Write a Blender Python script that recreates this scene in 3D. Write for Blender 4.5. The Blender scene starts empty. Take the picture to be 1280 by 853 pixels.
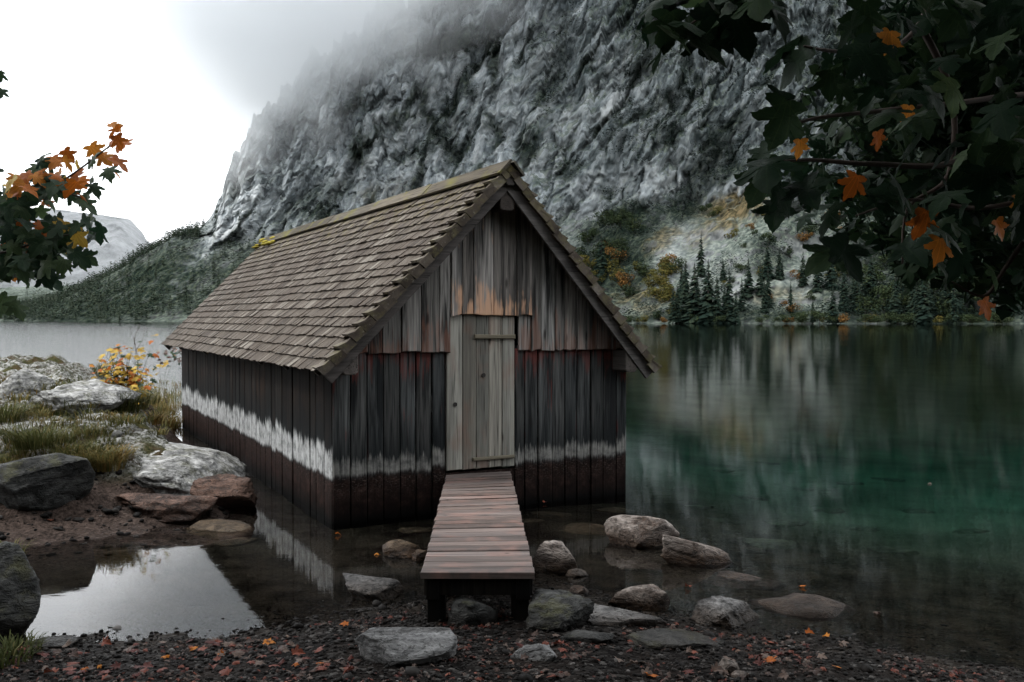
import bpy, bmesh, math, random
import numpy as np
from mathutils import Vector, Matrix, Euler

random.seed(7)
rng = np.random.default_rng(11)
sc = bpy.context.scene
C = sc.collection

# ------------------------------------------------------------------ camera
F_PX, PITCH, CAM_H = 1197.0, -0.0240, 2.0          # in pixels of the 1280x853 photograph
cam_d = bpy.data.cameras.new("camera")
cam_d.sensor_width = 36.0
cam_d.lens = F_PX / 1280.0 * 36.0
cam_d.clip_start = 0.05
cam_d.clip_end = 20000
cam = bpy.data.objects.new("camera", cam_d)
C.objects.link(cam)
cam.location = (0, 0, CAM_H)
cam.rotation_euler = (math.pi / 2 + PITCH, 0, 0)
sc.camera = cam

# ------------------------------------------------------------------ world, sun, exposure
SUN_EL, SUN_AZ = math.radians(50), math.radians(-98)      # azimuth from +Y towards +X
world = bpy.data.worlds.new("World")
sc.world = world
world.use_nodes = True
wn = world.node_tree
wn.nodes.clear()
w_out = wn.nodes.new("ShaderNodeOutputWorld")
w_bg = wn.nodes.new("ShaderNodeBackground")
w_bg.inputs["Strength"].default_value = 0.1
sky = wn.nodes.new("ShaderNodeTexSky")
sky.sky_type = 'NISHITA'
sky.sun_disc = False
sky.sun_elevation = SUN_EL
sky.sun_rotation = SUN_AZ
sky.air_density = 1.0
sky.dust_density = 2.0
w_co = wn.nodes.new("ShaderNodeTexCoord")
w_map = wn.nodes.new("ShaderNodeMapping")
w_map.inputs["Scale"].default_value = (1.6, 1.6, 3.0)
w_noise = wn.nodes.new("ShaderNodeTexNoise")
w_noise.inputs["Scale"].default_value = 1.3
w_noise.inputs["Detail"].default_value = 5
w_ramp = wn.nodes.new("ShaderNodeValToRGB")
w_ramp.color_ramp.elements[0].position = 0.3
w_ramp.color_ramp.elements[0].color = (12.5, 13.0, 13.4, 1)
w_ramp.color_ramp.elements[1].position = 0.7
w_ramp.color_ramp.elements[1].color = (16.5, 16.7, 16.9, 1)
w_mix = wn.nodes.new("ShaderNodeMix")
w_mix.data_type = 'RGBA'
w_mix.inputs["Factor"].default_value = 0.88               # overcast: cloud hides most of the blue
wn.links.new(w_co.outputs["Generated"], w_map.inputs["Vector"])
wn.links.new(w_map.outputs["Vector"], w_noise.inputs["Vector"])
wn.links.new(w_noise.outputs["Fac"], w_ramp.inputs["Fac"])
wn.links.new(sky.outputs["Color"], w_mix.inputs["A"])
wn.links.new(w_ramp.outputs["Color"], w_mix.inputs["B"])
wn.links.new(w_mix.outputs["Result"], w_bg.inputs["Color"])
wn.links.new(w_bg.outputs["Background"], w_out.inputs["Surface"])

sun_d = bpy.data.lights.new("sun", 'SUN')
sun_d.energy = 1.5
sun_d.angle = math.radians(10)
sun_d.color = (1.0, 0.97, 0.93)
sun = bpy.data.objects.new("sun", sun_d)
C.objects.link(sun)
sd = Vector((math.sin(SUN_AZ) * math.cos(SUN_EL), math.cos(SUN_AZ) * math.cos(SUN_EL), math.sin(SUN_EL)))
sun.rotation_euler = (-sd).to_track_quat('-Z', 'Y').to_euler()

vs = sc.view_settings
vs.view_transform = 'Standard'
vs.look = 'None'
vs.exposure = 1.1
vs.gamma = 1.0
vs.use_curve_mapping = False
cy = sc.cycles
cy.use_denoising = True
cy.max_bounces = 10
cy.diffuse_bounces = 3
cy.glossy_bounces = 4
cy.transmission_bounces = 4
cy.transparent_max_bounces = 12
cy.volume_bounces = 6
cy.caustics_reflective = False
cy.caustics_refractive = True
cy.volume_step_rate = 0.6
cy.use_adaptive_sampling = True
cy.adaptive_threshold = 0.02

# ------------------------------------------------------------------ pixels to points
cp, sp_ = math.cos(PITCH), math.sin(PITCH)
def ray(px, py):
    a = (px - 640.0) / F_PX
    b = -(py - 426.5) / F_PX
    return np.array([a, cp - b * sp_, sp_ + b * cp])
def at_y(px, py, Y):
    d = ray(px, py)
    k = Y / d[1]
    return np.array([d[0] * k, Y, CAM_H + d[2] * k])
def at_z(px, py, z=0.0):
    d = ray(px, py)
    k = (z - CAM_H) / d[2]
    return np.array([d[0] * k, d[1] * k, z])
def project(P):
    P = np.asarray(P, float)
    dx, dy, dz = P[..., 0], P[..., 1], P[..., 2] - CAM_H
    y = dy * cp + dz * sp_
    z = -dy * sp_ + dz * cp
    y = np.where(np.abs(y) < 1e-3, 1e-3, y)
    return 640 + F_PX * dx / y, 426.5 - F_PX * z / y

# ------------------------------------------------------------------ noise in numpy
_perm = rng.permutation(256)
_perm = np.concatenate([_perm, _perm, _perm])
_grad = rng.normal(size=(256, 3))
_grad /= np.linalg.norm(_grad, axis=1)[:, None]
def perlin(P):
    P = np.asarray(P, float)
    i = np.floor(P).astype(int)
    f = P - i
    w = f * f * f * (f * (f * 6 - 15) + 10)
    i &= 255
    def g(ox, oy, oz):
        h = _perm[_perm[_perm[i[..., 0] + ox] + i[..., 1] + oy] + i[..., 2] + oz]
        gr = _grad[h]
        return gr[..., 0] * (f[..., 0] - ox) + gr[..., 1] * (f[..., 1] - oy) + gr[..., 2] * (f[..., 2] - oz)
    x0 = g(0, 0, 0) * (1 - w[..., 0]) + g(1, 0, 0) * w[..., 0]
    x1 = g(0, 1, 0) * (1 - w[..., 0]) + g(1, 1, 0) * w[..., 0]
    x2 = g(0, 0, 1) * (1 - w[..., 0]) + g(1, 0, 1) * w[..., 0]
    x3 = g(0, 1, 1) * (1 - w[..., 0]) + g(1, 1, 1) * w[..., 0]
    y0 = x0 * (1 - w[..., 1]) + x1 * w[..., 1]
    y1 = x2 * (1 - w[..., 1]) + x3 * w[..., 1]
    return (y0 * (1 - w[..., 2]) + y1 * w[..., 2]) * 1.5
def fbm(P, o=4, ridged=False, gain=0.5):
    s, a, t = 0.0, 1.0, 0.0
    P = np.asarray(P, float)
    for k in range(o):
        n = perlin(P * (2.03 ** k) + 17.3 * k)
        if ridged:
            n = 1 - 2 * np.abs(n)
        s = s + a * n
        t += a
        a *= gain
    return s / t
def worley(P, seed=0):
    """cell noise: distance to the nearest and second point, a random number and a tilt of the nearest cell"""
    P = np.asarray(P, np.float32)
    sh = P.shape[:-1]
    P = P.reshape(-1, 3)
    base_ = np.floor(P).astype(np.int64)
    fr = (P - base_).astype(np.float32)
    f1 = np.full(len(P), 9, np.float32)
    f2 = np.full(len(P), 9, np.float32)
    cid = np.zeros(len(P), np.int64)
    lx = np.zeros((len(P), 3), np.float32)
    r = np.random.default_rng(seed)
    tab = r.random((4096, 3)).astype(np.float32)
    for ox in (-1, 0, 1):
        for oy in (-1, 0, 1):
            for oz in (-1, 0, 1):
                c = base_ + np.array([ox, oy, oz])
                h = ((c[:, 0] * 73856093) ^ (c[:, 1] * 19349663) ^ (c[:, 2] * 83492791)) & 4095
                d = tab[h] + np.array([ox, oy, oz], np.float32) - fr
                q = np.einsum('ij,ij->i', d, d)
                nw = q < f1
                f2 = np.where(nw, f1, np.minimum(f2, q))
                f1 = np.where(nw, q, f1)
                cid = np.where(nw, h, cid)
                lx = np.where(nw[:, None], -d, lx)
    rv = r.random(4096).astype(np.float32)[cid]
    tl = r.normal(size=(4096, 3)).astype(np.float32)[cid]
    tilt = np.einsum('ij,ij->i', lx, tl)
    return np.sqrt(f1).reshape(sh), np.sqrt(f2).reshape(sh), rv.reshape(sh), tilt.reshape(sh)
def sstep(a, b, x):
    t = np.clip((x - a) / (b - a), 0, 1)
    return t * t * (3 - 2 * t)

# ------------------------------------------------------------------ object helpers
def mesh_from(name, V, Fc, smooth=False, attrs=None):
    me = bpy.data.meshes.new(name)
    V = np.asarray(V, np.float32).reshape(-1, 3)
    if isinstance(Fc, np.ndarray):
        n, k = Fc.shape
        me.vertices.add(len(V))
        me.vertices.foreach_set("co", V.ravel())
        me.loops.add(n * k)
        me.loops.foreach_set("vertex_index", Fc.astype(np.int32).ravel())
        me.polygons.add(n)
        me.polygons.foreach_set("loop_start", np.arange(0, n * k, k, dtype=np.int32))
        me.polygons.foreach_set("loop_total", np.full(n, k, np.int32))
        me.update(calc_edges=True)
    else:
        me.from_pydata([tuple(map(float, v)) for v in V], [], [tuple(map(int, f)) for f in Fc])
    if smooth:
        me.polygons.foreach_set("use_smooth", np.ones(len(me.polygons), bool))
    for k, a in (attrs or {}).items():
        a = np.asarray(a, np.float32)
        if a.ndim == 1:
            at = me.attributes.new(k, 'FLOAT', 'POINT')
            at.data.foreach_set("value", a)
        else:
            at = me.attributes.new(k, 'FLOAT_VECTOR', 'POINT')
            at.data.foreach_set("vector", a.ravel())
    me.validate()
    return me
def obj(name, me, mat=None, parent=None):
    o = bpy.data.objects.new(name, me)
    C.objects.link(o)
    if mat is not None and me is not None and len(me.materials) == 0:
        me.materials.append(mat)
    if parent is not None:
        o.parent = parent
    return o
def tag(o, label=None, cat=None, group=None, kind=None):
    if label: o['label'] = label
    if cat: o['category'] = cat
    if group: o['group'] = group
    if kind: o['kind'] = kind
    elif cat: o['kind'] = 'thing'
    return o
def empty(name, loc, rz=0.0):
    o = bpy.data.objects.new(name, None)
    C.objects.link(o)
    o.location = tuple(loc)
    o.rotation_euler = (0, 0, rz)
    o.empty_display_size = 0.2
    return o
def copy_tree(o, parent=None):
    c = o.copy()
    C.objects.link(c)
    c.parent = parent
    for ch in list(o.children):
        copy_tree(ch, c)
    return c
def own_mat(o, mat):                     # a material on the object, the mesh data stays shared
    o.material_slots[0].link = 'OBJECT'
    o.material_slots[0].material = mat
    return o

# ------------------------------------------------------------------ material helpers
class NT:
    def __init__(self, name):
        self.m = bpy.data.materials.new(name)
        self.m.use_nodes = True
        self.t = self.m.node_tree
        self.t.nodes.clear()
        self.out = self.t.nodes.new("ShaderNodeOutputMaterial")
    def n(self, typ, **kw):
        nd = self.t.nodes.new("ShaderNode" + typ)
        for k, v in kw.items():
            setattr(nd, k, v)
        return nd
    def put(self, sock, v):
        if isinstance(v, bpy.types.NodeSocket):
            self.t.links.new(v, sock)
        elif isinstance(v, (tuple, list)) and sock.type == 'RGBA' and len(v) == 3:
            sock.default_value = (*v, 1)
        else:
            sock.default_value = v
    def math(self, op, a, b=0.0, clamp=False):
        nd = self.n("Math", operation=op, use_clamp=clamp)
        self.put(nd.inputs[0], a)
        self.put(nd.inputs[1], b)
        return nd.outputs[0]
    def noise(self, vec, scale, detail=4, rough=0.55, dist=0.0):
        nd = self.n("TexNoise")
        if vec is not None:
            self.put(nd.inputs["Vector"], vec)
        self.put(nd.inputs["Scale"], scale)
        nd.inputs["Detail"].default_value = detail
        nd.inputs["Roughness"].default_value = rough
        nd.inputs["Distortion"].default_value = dist
        return nd.outputs["Fac"]
    def voronoi(self, vec, scale, feature='F1', out="Distance"):
        nd = self.n("TexVoronoi", feature=feature)
        self.put(nd.inputs["Vector"], vec)
        nd.inputs["Scale"].default_value = scale
        return nd.outputs[out]
    def mapr(self, v, a, b, c=0.0, d=1.0, smooth=False):
        nd = self.n("MapRange", clamp=True)
        if smooth:
            nd.interpolation_type = 'SMOOTHSTEP'
        for i, x in enumerate((v, a, b, c, d)):
            self.put(nd.inputs[i], x)
        return nd.outputs[0]
    def mix(self, f, a, b, mode='MIX'):
        nd = self.n("Mix", data_type='RGBA', blend_type=mode)
        self.put(nd.inputs["Factor"], f)
        self.put(nd.inputs["A"], a)
        self.put(nd.inputs["B"], b)
        return nd.outputs["Result"]
    def ramp(self, f, stops):
        nd = self.n("ValToRGB")
        cr = nd.color_ramp
        while len(cr.elements) < len(stops):
            cr.elements.new(0.5)
        for e, (p, c) in zip(cr.elements, stops):
            e.position = p
            e.color = (*c, 1)
        self.put(nd.inputs["Fac"], f)
        return nd.outputs["Color"]
    def mapping(self, vec, scale=(1, 1, 1), rot=(0, 0, 0), loc=(0, 0, 0)):
        nd = self.n("Mapping")
        self.put(nd.inputs["Vector"], vec)
        self.put(nd.inputs["Location"], loc)
        self.put(nd.inputs["Rotation"], rot)
        self.put(nd.inputs["Scale"], scale)
        return nd.outputs["Vector"]
    def coord(self, k="Object"):
        return self.n("TexCoord").outputs[k]
    def pos(self):
        return self.n("NewGeometry").outputs["Position"]
    def normal(self):
        return self.n("NewGeometry").outputs["Normal"]
    def sep(self, v):
        nd = self.n("SeparateXYZ")
        self.put(nd.inputs[0], v)
        return nd.outputs
    def attr(self, name, out="Fac"):
        nd = self.n("Attribute")
        nd.attribute_name = name
        return nd.outputs[out]
    def rand(self):
        return self.n("ObjectInfo").outputs["Random"]
    def vadd(self, a, b):
        nd = self.n("VectorMath", operation='ADD')
        self.put(nd.inputs[0], a)
        self.put(nd.inputs[1], b)
        return nd.outputs[0]
    def comb(self, x=0.0, y=0.0, z=0.0):
        nd = self.n("CombineXYZ")
        for i, v in enumerate((x, y, z)):
            self.put(nd.inputs[i], v)
        return nd.outputs[0]
    def bump(self, h, strength=0.5, dist=0.02, normal=None):
        nd = self.n("Bump")
        self.put(nd.inputs["Height"], h)
        nd.inputs["Strength"].default_value = strength
        nd.inputs["Distance"].default_value = dist
        if normal is not None:
            self.put(nd.inputs["Normal"], normal)
        return nd.outputs["Normal"]
    def pbsdf(self, col, rough=0.7, normal=None, spec=0.3, **kw):
        nd = self.n("BsdfPrincipled")
        self.put(nd.inputs["Base Color"], col)
        self.put(nd.inputs["Roughness"], rough)
        self.put(nd.inputs["Specular IOR Level"], spec)
        if normal is not None:
            self.put(nd.inputs["Normal"], normal)
        for k, v in kw.items():
            self.put(nd.inputs[k], v)
        self.t.links.new(nd.outputs[0], self.out.inputs["Surface"])
        return nd

# ---- weathered wood. stain=True: planks that stand in the lake carry the bleached flood band and the algae below it
def wood_mat(name, dark, light, stain=None, grain_axis=2, tint=None, tint_amt=0.0, rough=0.75, black=0.5, moss=0.0, contrast=1.0, spec=0.02, tintz=None):
    T = NT(name)
    co = T.coord("Object")
    rnd = T.rand()
    off = T.comb(T.math('MULTIPLY', rnd, 37.0), T.math('MULTIPLY', rnd, 91.0), T.math('MULTIPLY', rnd, 53.0))
    p = T.vadd(co, off)
    s = [30.0, 30.0, 30.0]
    s[grain_axis] = 1.1
    g = T.noise(T.mapping(p, scale=tuple(s)), 1.0, 3, 0.62, 0.3)
    s2 = [7.0, 7.0, 7.0]
    s2[grain_axis] = 0.45
    g2 = T.noise(T.mapping(p, scale=tuple(s2)), 1.0, 5, 0.6, 0.3)
    s3 = [62.0, 62.0, 62.0]
    s3[grain_axis] = 2.2
    g3 = T.noise(T.mapping(p, scale=tuple(s3)), 1.0, 1, 0.6)
    f = T.math('ADD', T.math('MULTIPLY', g, 0.6), T.math('MULTIPLY', g3, 0.4))
    f = T.mapr(f, 0.5 - 0.20 * contrast, 0.5 + 0.22 * contrast)
    col = T.mix(f, dark, light)
    rn2 = T.n("TexWhiteNoise", noise_dimensions='1D')
    T.put(rn2.inputs["W"], T.math('MULTIPLY', rnd, 917.0))
    col = T.mix(T.mapr(rn2.outputs[0], 0.0, 1.0, 0.0, 0.72), col, tuple(0.25 * d_ + 0.10 * l_ for d_, l_ in zip(dark, light)))
    col = T.mix(T.mapr(rnd, 0.0, 1.0, 0.0, 0.25), col, T.mix(1.0, col, (1.25, 0.95, 0.75), 'MULTIPLY'))
    st = T.mapr(T.math('ADD', g2, T.math('MULTIPLY', T.math('SUBTRACT', g, 0.5), 0.35)), 0.44, 0.62, 0.0, 1.0, True)
    col = T.mix(T.math('MULTIPLY', st, black), col, (0.006, 0.007, 0.008))
    if tint is not None:
        tn = T.noise(T.mapping(p, scale=(3.0, 3.0, 1.6)), 1.3, 3, 0.6)
        tk = T.math('MULTIPLY', T.mapr(tn, 0.50, 0.66), tint_amt)
        if tintz is not None:
            zg = T.mapr(T.sep(co)[2], tintz[0], tintz[1], -0.25, 0.45)
            sk = T.math('ADD', T.math('ADD', zg, T.math('MULTIPLY', T.math('SUBTRACT', g, 0.5), 2.2)), T.math('MULTIPLY', T.math('SUBTRACT', tn, 0.5), 2.4))
            tk = T.math('MULTIPLY', T.mapr(sk, 0.18, 0.55), tint_amt)
        col = T.mix(tk, col, tint)
    if moss > 0:
        mn = T.noise(co, 2.2, 5, 0.7)
        col = T.mix(T.math('MULTIPLY', T.mapr(mn, 0.5, 0.62), moss), col, (0.10, 0.095, 0.025))
    # drying checks and knots
    cr = T.mapr(g3, 0.24, 0.36, 1.0, 0.0)
    col = T.mix(T.math('MULTIPLY', cr, 0.75), col, (0.008, 0.008, 0.008))
    kv = T.voronoi(T.mapping(p, scale=(5.0, 5.0, 1.4)), 1.0)
    kn = T.mapr(kv, 0.05, 0.11, 1.0, 0.0)
    col = T.mix(T.math('MULTIPLY', kn, 0.7), col, (0.015, 0.013, 0.012))
    sc_v = T.mapr(T.noise(T.mapping(p, scale=(14, 14, 5), rot=(0.5, 0.3, 0.2)), 1.0, 6, 0.8, 2.5), 0.70, 0.76)
    col = T.mix(T.math('MULTIPLY', sc_v, 0.35), col, (0.30, 0.31, 0.31))
    rsock = rough
    if stain is not None:
        white, wamt, z0, z1 = stain
        z = T.sep(co)[2]
        jag = T.noise(T.mapping(p, scale=(22, 22, 1.2)), 1.0, 5, 0.7)
        jag2 = T.noise(T.mapping(p, scale=(60, 60, 3.0)), 1.0, 4, 0.6)
        jg = T.math('ADD', T.math('MULTIPLY', T.math('SUBTRACT', jag, 0.5), 0.36), T.math('MULTIPLY', T.math('SUBTRACT', jag2, 0.5), 0.18))
        jg = T.math('ADD', jg, T.math('MULTIPLY', T.math('SUBTRACT', rnd, 0.5), 0.10))
        zj = T.math('ADD', z, jg)
        up = T.mapr(zj, z1 - 0.03, z1 + 0.03, 1.0, 0.0)
        zl = T.math('ADD', z, T.math('MULTIPLY', jg, 0.35))
        lo = T.mapr(zl, z0 - 0.02, z0 + 0.02)
        # boards above the flood band are black with old tar
        tar = T.math('MULTIPLY', T.mapr(zj, z1 + 0.45, z1 + 0.02), 0.75)
        col = T.mix(tar, col, (0.010, 0.012, 0.013))
        brk = T.mapr(T.noise(T.mapping(co, scale=(5.0, 5.0, 5.0)), 1.6, 4, 0.7), 0.34, 0.56, 0.35, 1.0)
        band = T.math('MULTIPLY', T.math('MULTIPLY', T.math('MULTIPLY', up, lo), wamt), brk)
        bcol = T.mix(T.math('MULTIPLY', T.mapr(g3, 0.3, 0.62, 1.0, 0.0), 0.75), white, tuple(c * 0.35 for c in white))
        col = T.mix(band, col, bcol)
        below = T.mapr(zl, z0 - 0.05, z0 + 0.02, 1.0, 0.0)
        an = T.noise(co, 9.0, 6, 0.75)
        algae = T.ramp(an, [(0.3, (0.004, 0.0035, 0.0035)), (0.52, (0.014, 0.009, 0.008)), (0.72, (0.042, 0.025, 0.021))])
        fl = T.math('MULTIPLY', T.mapr(T.noise(T.mapping(co, scale=(1, 1, 2.2)), 34.0, 4, 0.7), 0.54, 0.66), T.mapr(z, z0 - 0.26, z0 - 0.08))
        algae = T.mix(T.math('MULTIPLY', fl, 0.5), algae, (0.13, 0.10, 0.09))
        wetz = T.mapr(z, 0.02, 0.20, 1.0, 0.0)
        algae = T.mix(wetz, algae, (0.003, 0.003, 0.003))
        col = T.mix(below, col, algae)
        rsock = T.mix(below, (rough,) * 3, (0.55,) * 3)
    h = T.math('ADD', T.math('MULTIPLY', f, 0.6), T.math('MULTIPLY', g2, 0.6))
    T.pbsdf(col, rsock, T.bump(h, 0.7, 0.006), spec)
    return T.m

M = {}
M['side_plank'] = wood_mat('side_plank', (0.002, 0.002, 0.002), (0.030, 0.026, 0.023), stain=((0.38, 0.39, 0.39), 0.95, 0.44, 0.72), tint=(0.030, 0.018, 0.013), tint_amt=0.4)
M['front_plank'] = wood_mat('front_plank', (0.004, 0.006, 0.007), (0.20, 0.215, 0.22), stain=((0.27, 0.265, 0.25), 0.72, 0.46, 0.60), tint=(0.14, 0.035, 0.028), tint_amt=0.6, tintz=(1.25, 1.62), black=0.85)
M['gable_plank'] = wood_mat('gable_plank', (0.018, 0.020, 0.021), (0.60, 0.605, 0.59), tint=(0.30, 0.13, 0.085), tint_amt=0.30, tintz=(2.2, 1.7), black=0.92)
M['panel_plank'] = wood_mat('panel_plank', (0.040, 0.041, 0.041), (0.62, 0.60, 0.575), tint=(0.60, 0.36, 0.23), tint_amt=0.8, tintz=(2.55, 2.05), black=0.8)
M['door_board'] = wood_mat('door_board', (0.16, 0.165, 0.15), (0.44, 0.445, 0.41), tint=(0.20, 0.10, 0.07), tint_amt=0.35, black=0.35, contrast=1.0)
M['batten'] = wood_mat('batten', (0.09, 0.086, 0.066), (0.32, 0.29, 0.225), grain_axis=0, black=0.1)
M['barge'] = wood_mat('barge', (0.06, 0.057, 0.055), (0.18, 0.168, 0.163), grain_axis=0, black=0.3)
M['beam'] = wood_mat('beam', (0.05, 0.048, 0.045), (0.16, 0.145, 0.138), grain_axis=1, black=0.3)
M['ridge'] = wood_mat('ridge', (0.05, 0.045, 0.038), (0.19, 0.175, 0.14), grain_axis=1, black=0.3, moss=0.75)
M['deck_plank'] = wood_mat('deck_plank', (0.045, 0.037, 0.035), (0.27, 0.222, 0.205), grain_axis=0, tint=(0.20, 0.115, 0.095), tint_amt=0.5, rough=0.5, black=0.35, spec=0.22, contrast=0.9)
M['pier_post'] = wood_mat('pier_post', (0.004, 0.004, 0.004), (0.028, 0.025, 0.022), black=0.6, rough=0.6)

def shingle_mat(name, mossy=0.0):
    T = NT(name)
    co = T.coord("Object")
    r = T.attr("rnd")
    off = T.comb(T.math('MULTIPLY', r, 31.0), T.math('MULTIPLY', r, 77.0), T.math('MULTIPLY', r, 13.0))
    p = T.vadd(co, off)
    g = T.noise(T.mapping(p, scale=(3.0, 60.0, 3.0)), 1.0, 6, 0.7, 0.4)
    big = T.noise(co, 1.1, 5, 0.6)
    base = T.ramp(r, [(0.0, (0.038, 0.030, 0.024)), (0.4, (0.097, 0.079, 0.062)), (0.75, (0.136, 0.116, 0.095)), (1.0, (0.23, 0.208, 0.178))])
    col = T.mix(T.mapr(g, 0.34, 0.66), tuple(x for x in (0.030, 0.025, 0.021)), base)
    col = T.mix(T.mapr(big, 0.42, 0.66, 0.0, 0.5), col, (0.050, 0.038, 0.030))
    lich = T.mapr(T.noise(co, 26.0, 5, 0.75), 0.60, 0.68)
    col = T.mix(T.math('MULTIPLY', lich, 0.35 + mossy * 0.4), col, (0.27, 0.26, 0.22))
    z = T.sep(co)[2]
    mo = T.math('MULTIPLY', T.mapr(T.noise(co, 5.0, 6, 0.75), 0.5, 0.62), T.mapr(z, 2.9, 3.5))
    col = T.mix(T.math('MULTIPLY', mo, 0.55), col, (0.14, 0.12, 0.035))
    if mossy:
        m2 = T.mapr(T.noise(co, 9.0, 5, 0.7), 0.5, 0.6)
        col = T.mix(T.math('MULTIPLY', m2, mossy * 0.6), col, (0.11, 0.10, 0.05))
    T.pbsdf(col, 0.8, T.bump(g, 0.6, 0.006), 0.08)
    return T.m
M['shingle'] = shingle_mat('shingle')
M['rake'] = shingle_mat('rake', 0.8)

def plain(name, col, rough=0.6, spec=0.3):
    T = NT(name)
    n = T.noise(T.coord("Object"), 14.0, 4)
    T.pbsdf(T.mix(T.mapr(n, 0.3, 0.7, 0, 0.5), col, tuple(c * 0.5 for c in col)), rough, T.bump(n, 0.2, 0.004), spec)
    return T.m
M['iron'] = plain('iron', (0.02, 0.017, 0.015), 0.6)

def rock_mat(name, a, b, stain, stain_amt=0.5, wetline=True, moss=0.0, crack=7.0):
    T = NT(name)
    co = T.pos()
    n1 = T.noise(co, 2.3, 7, 0.7, 0.5)
    n2 = T.noise(T.mapping(co, scale=(1, 1, 2.4), rot=(0.5, 0.35, 0.2)), 8.0, 4, 0.68, 0.5)
    col = T.mix(T.mapr(n2, 0.34, 0.66), a, b)
    col = T.mix(T.math('MULTIPLY', T.mapr(n1, 0.48, 0.62), stain_amt), col, stain)
    ck = T.voronoi(T.vadd(T.mapping(co, scale=(1, 1, 1.8)), T.comb(T.math('MULTIPLY', n1, 0.9), T.math('MULTIPLY', n2, 0.25), 0.0)), crack, 'DISTANCE_TO_EDGE')
    cr = T.mapr(ck, 0.0, 0.035, 1.0, 0.0)
    cm = T.mapr(n1, 0.5, 0.6)
    col = T.mix(T.math('MULTIPLY', T.math('MULTIPLY', cr, cm), 0.7), col, (0.012, 0.012, 0.011))
    pits = T.mapr(T.noise(co, 36.0, 2, 0.6), 0.57, 0.66)
    col = T.mix(T.math('MULTIPLY', pits, 0.55), col, (0.03, 0.03, 0.028))
    rough = 0.75
    if moss:
        up = T.sep(T.normal())[2]
        mm = T.math('MULTIPLY', T.mapr(T.noise(co, 4.5, 6, 0.7), 0.50, 0.6), T.mapr(up, 0.2, 0.7))
        col = T.mix(T.math('MULTIPLY', mm, moss), col, (0.055, 0.055, 0.022))
    if wetline:
        z = T.sep(co)[2]
        wz = T.math('ADD', z, T.math('MULTIPLY', T.math('SUBTRACT', n1, 0.5), 0.12))
        wet = T.mapr(wz, 0.05, 0.16, 1.0, 0.0)
        col = T.mix(wet, col, T.mix(1.0, col, (0.22, 0.165, 0.125), 'MULTIPLY'))
        rough = T.mapr(wet, 0, 1, 0.75, 0.45)
    h = T.math('ADD', T.math('MULTIPLY', n2, 0.8), T.math('MULTIPLY', T.math('MULTIPLY', cr, cm), -0.5))
    h = T.math('ADD', h, T.math('MULTIPLY', pits, -0.15))
    T.pbsdf(col, rough, T.bump(h, 0.9, 0.05), 0.12)
    return T.m
M['limestone'] = rock_mat('limestone', (0.075, 0.075, 0.073), (0.40, 0.40, 0.39), (0.03, 0.03, 0.028), 0.7, moss=0.45)
M['grey_rock'] = rock_mat('grey_rock', (0.040, 0.040, 0.041), (0.20, 0.20, 0.20), (0.022, 0.020, 0.018), 0.6)
M['pale_rock'] = rock_mat('pale_rock', (0.055, 0.044, 0.038), (0.27, 0.240, 0.220), (0.046, 0.028, 0.019), 0.75)
M['brown_rock'] = rock_mat('brown_rock', (0.026, 0.016, 0.012), (0.125, 0.076, 0.058), (0.014, 0.010, 0.009), 0.6)
M['tan_rock'] = rock_mat('tan_rock', (0.050, 0.035, 0.023), (0.17, 0.125, 0.082), (0.022, 0.017, 0.012), 0.5)
M['dark_rock'] = rock_mat('dark_rock', (0.006, 0.0065, 0.0065), (0.060, 0.061, 0.059), (0.005, 0.005, 0.005), 0.6, moss=0.5)
M['bed_rock'] = rock_mat('bed_rock', (0.020, 0.022, 0.015), (0.060, 0.063, 0.044), (0.018, 0.019, 0.013), 0.4, wetline=False)
M['sunk_tan'] = rock_mat('sunk_tan', (0.022, 0.016, 0.010), (0.080, 0.058, 0.038), (0.012, 0.009, 0.007), 0.5, wetline=False)
M['sunk_brown'] = rock_mat('sunk_brown', (0.012, 0.009, 0.007), (0.045, 0.033, 0.026), (0.008, 0.006, 0.005), 0.5, wetline=False)

def leaf_mat(name, cols, transl=0.35, rough=0.5, spec=0.12):
    T = NT(name)
    r = T.attr("rnd")
    co = T.coord("Object")
    n = T.noise(T.vadd(co, T.comb(T.math('MULTIPLY', r, 40.0), T.math('MULTIPLY', T.rand(), 30.0), 0.0)), 14.0, 4, 0.6)
    k = T.math('ADD', T.math('MULTIPLY', r, 0.75), T.math('MULTIPLY', n, 0.35))
    stops = [(i / max(1, len(cols) - 1), c) for i, c in enumerate(cols)]
    col = T.ramp(k, stops)
    cs = T.sep(co)
    ax = T.math('ABSOLUTE', cs[0])
    yy = T.math('SUBTRACT', cs[1], 0.03)
    d1 = T.math('ABSOLUTE', T.math('SUBTRACT', T.math('MULTIPLY', ax, 0.55), T.math('MULTIPLY', yy, 0.83)))
    d2 = T.math('ABSOLUTE', T.math('SUBTRACT', T.math('MULTIPLY', ax, 0.98), T.math('MULTIPLY', T.math('ADD', yy, 0.35), 0.22)))
    dv = T.math('MINIMUM', ax, T.math('MINIMUM', d1, d2))
    vein = T.mapr(dv, 0.006, 0.016, 0.55, 0.0)
    col = T.mix(vein, col, T.mix(1.0, col, (2.0, 1.7, 1.4), 'MULTIPLY'))
    bs = T.n("BsdfPrincipled")
    T.put(bs.inputs["Base Color"], col)
    T.put(bs.inputs["Roughness"], rough)
    T.put(bs.inputs["Specular IOR Level"], spec)
    T.put(bs.inputs["Normal"], T.bump(n, 0.25, 0.01))
    tr = T.n("BsdfTranslucent")
    T.put(tr.inputs["Color"], col)
    mx = T.n("MixShader")
    mx.inputs[0].default_value = transl
    T.t.links.new(bs.outputs[0], mx.inputs[1])
    T.t.links.new(tr.outputs[0], mx.inputs[2])
    T.t.links.new(mx.outputs[0], T.out.inputs["Surface"])
    return T.m
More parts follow.
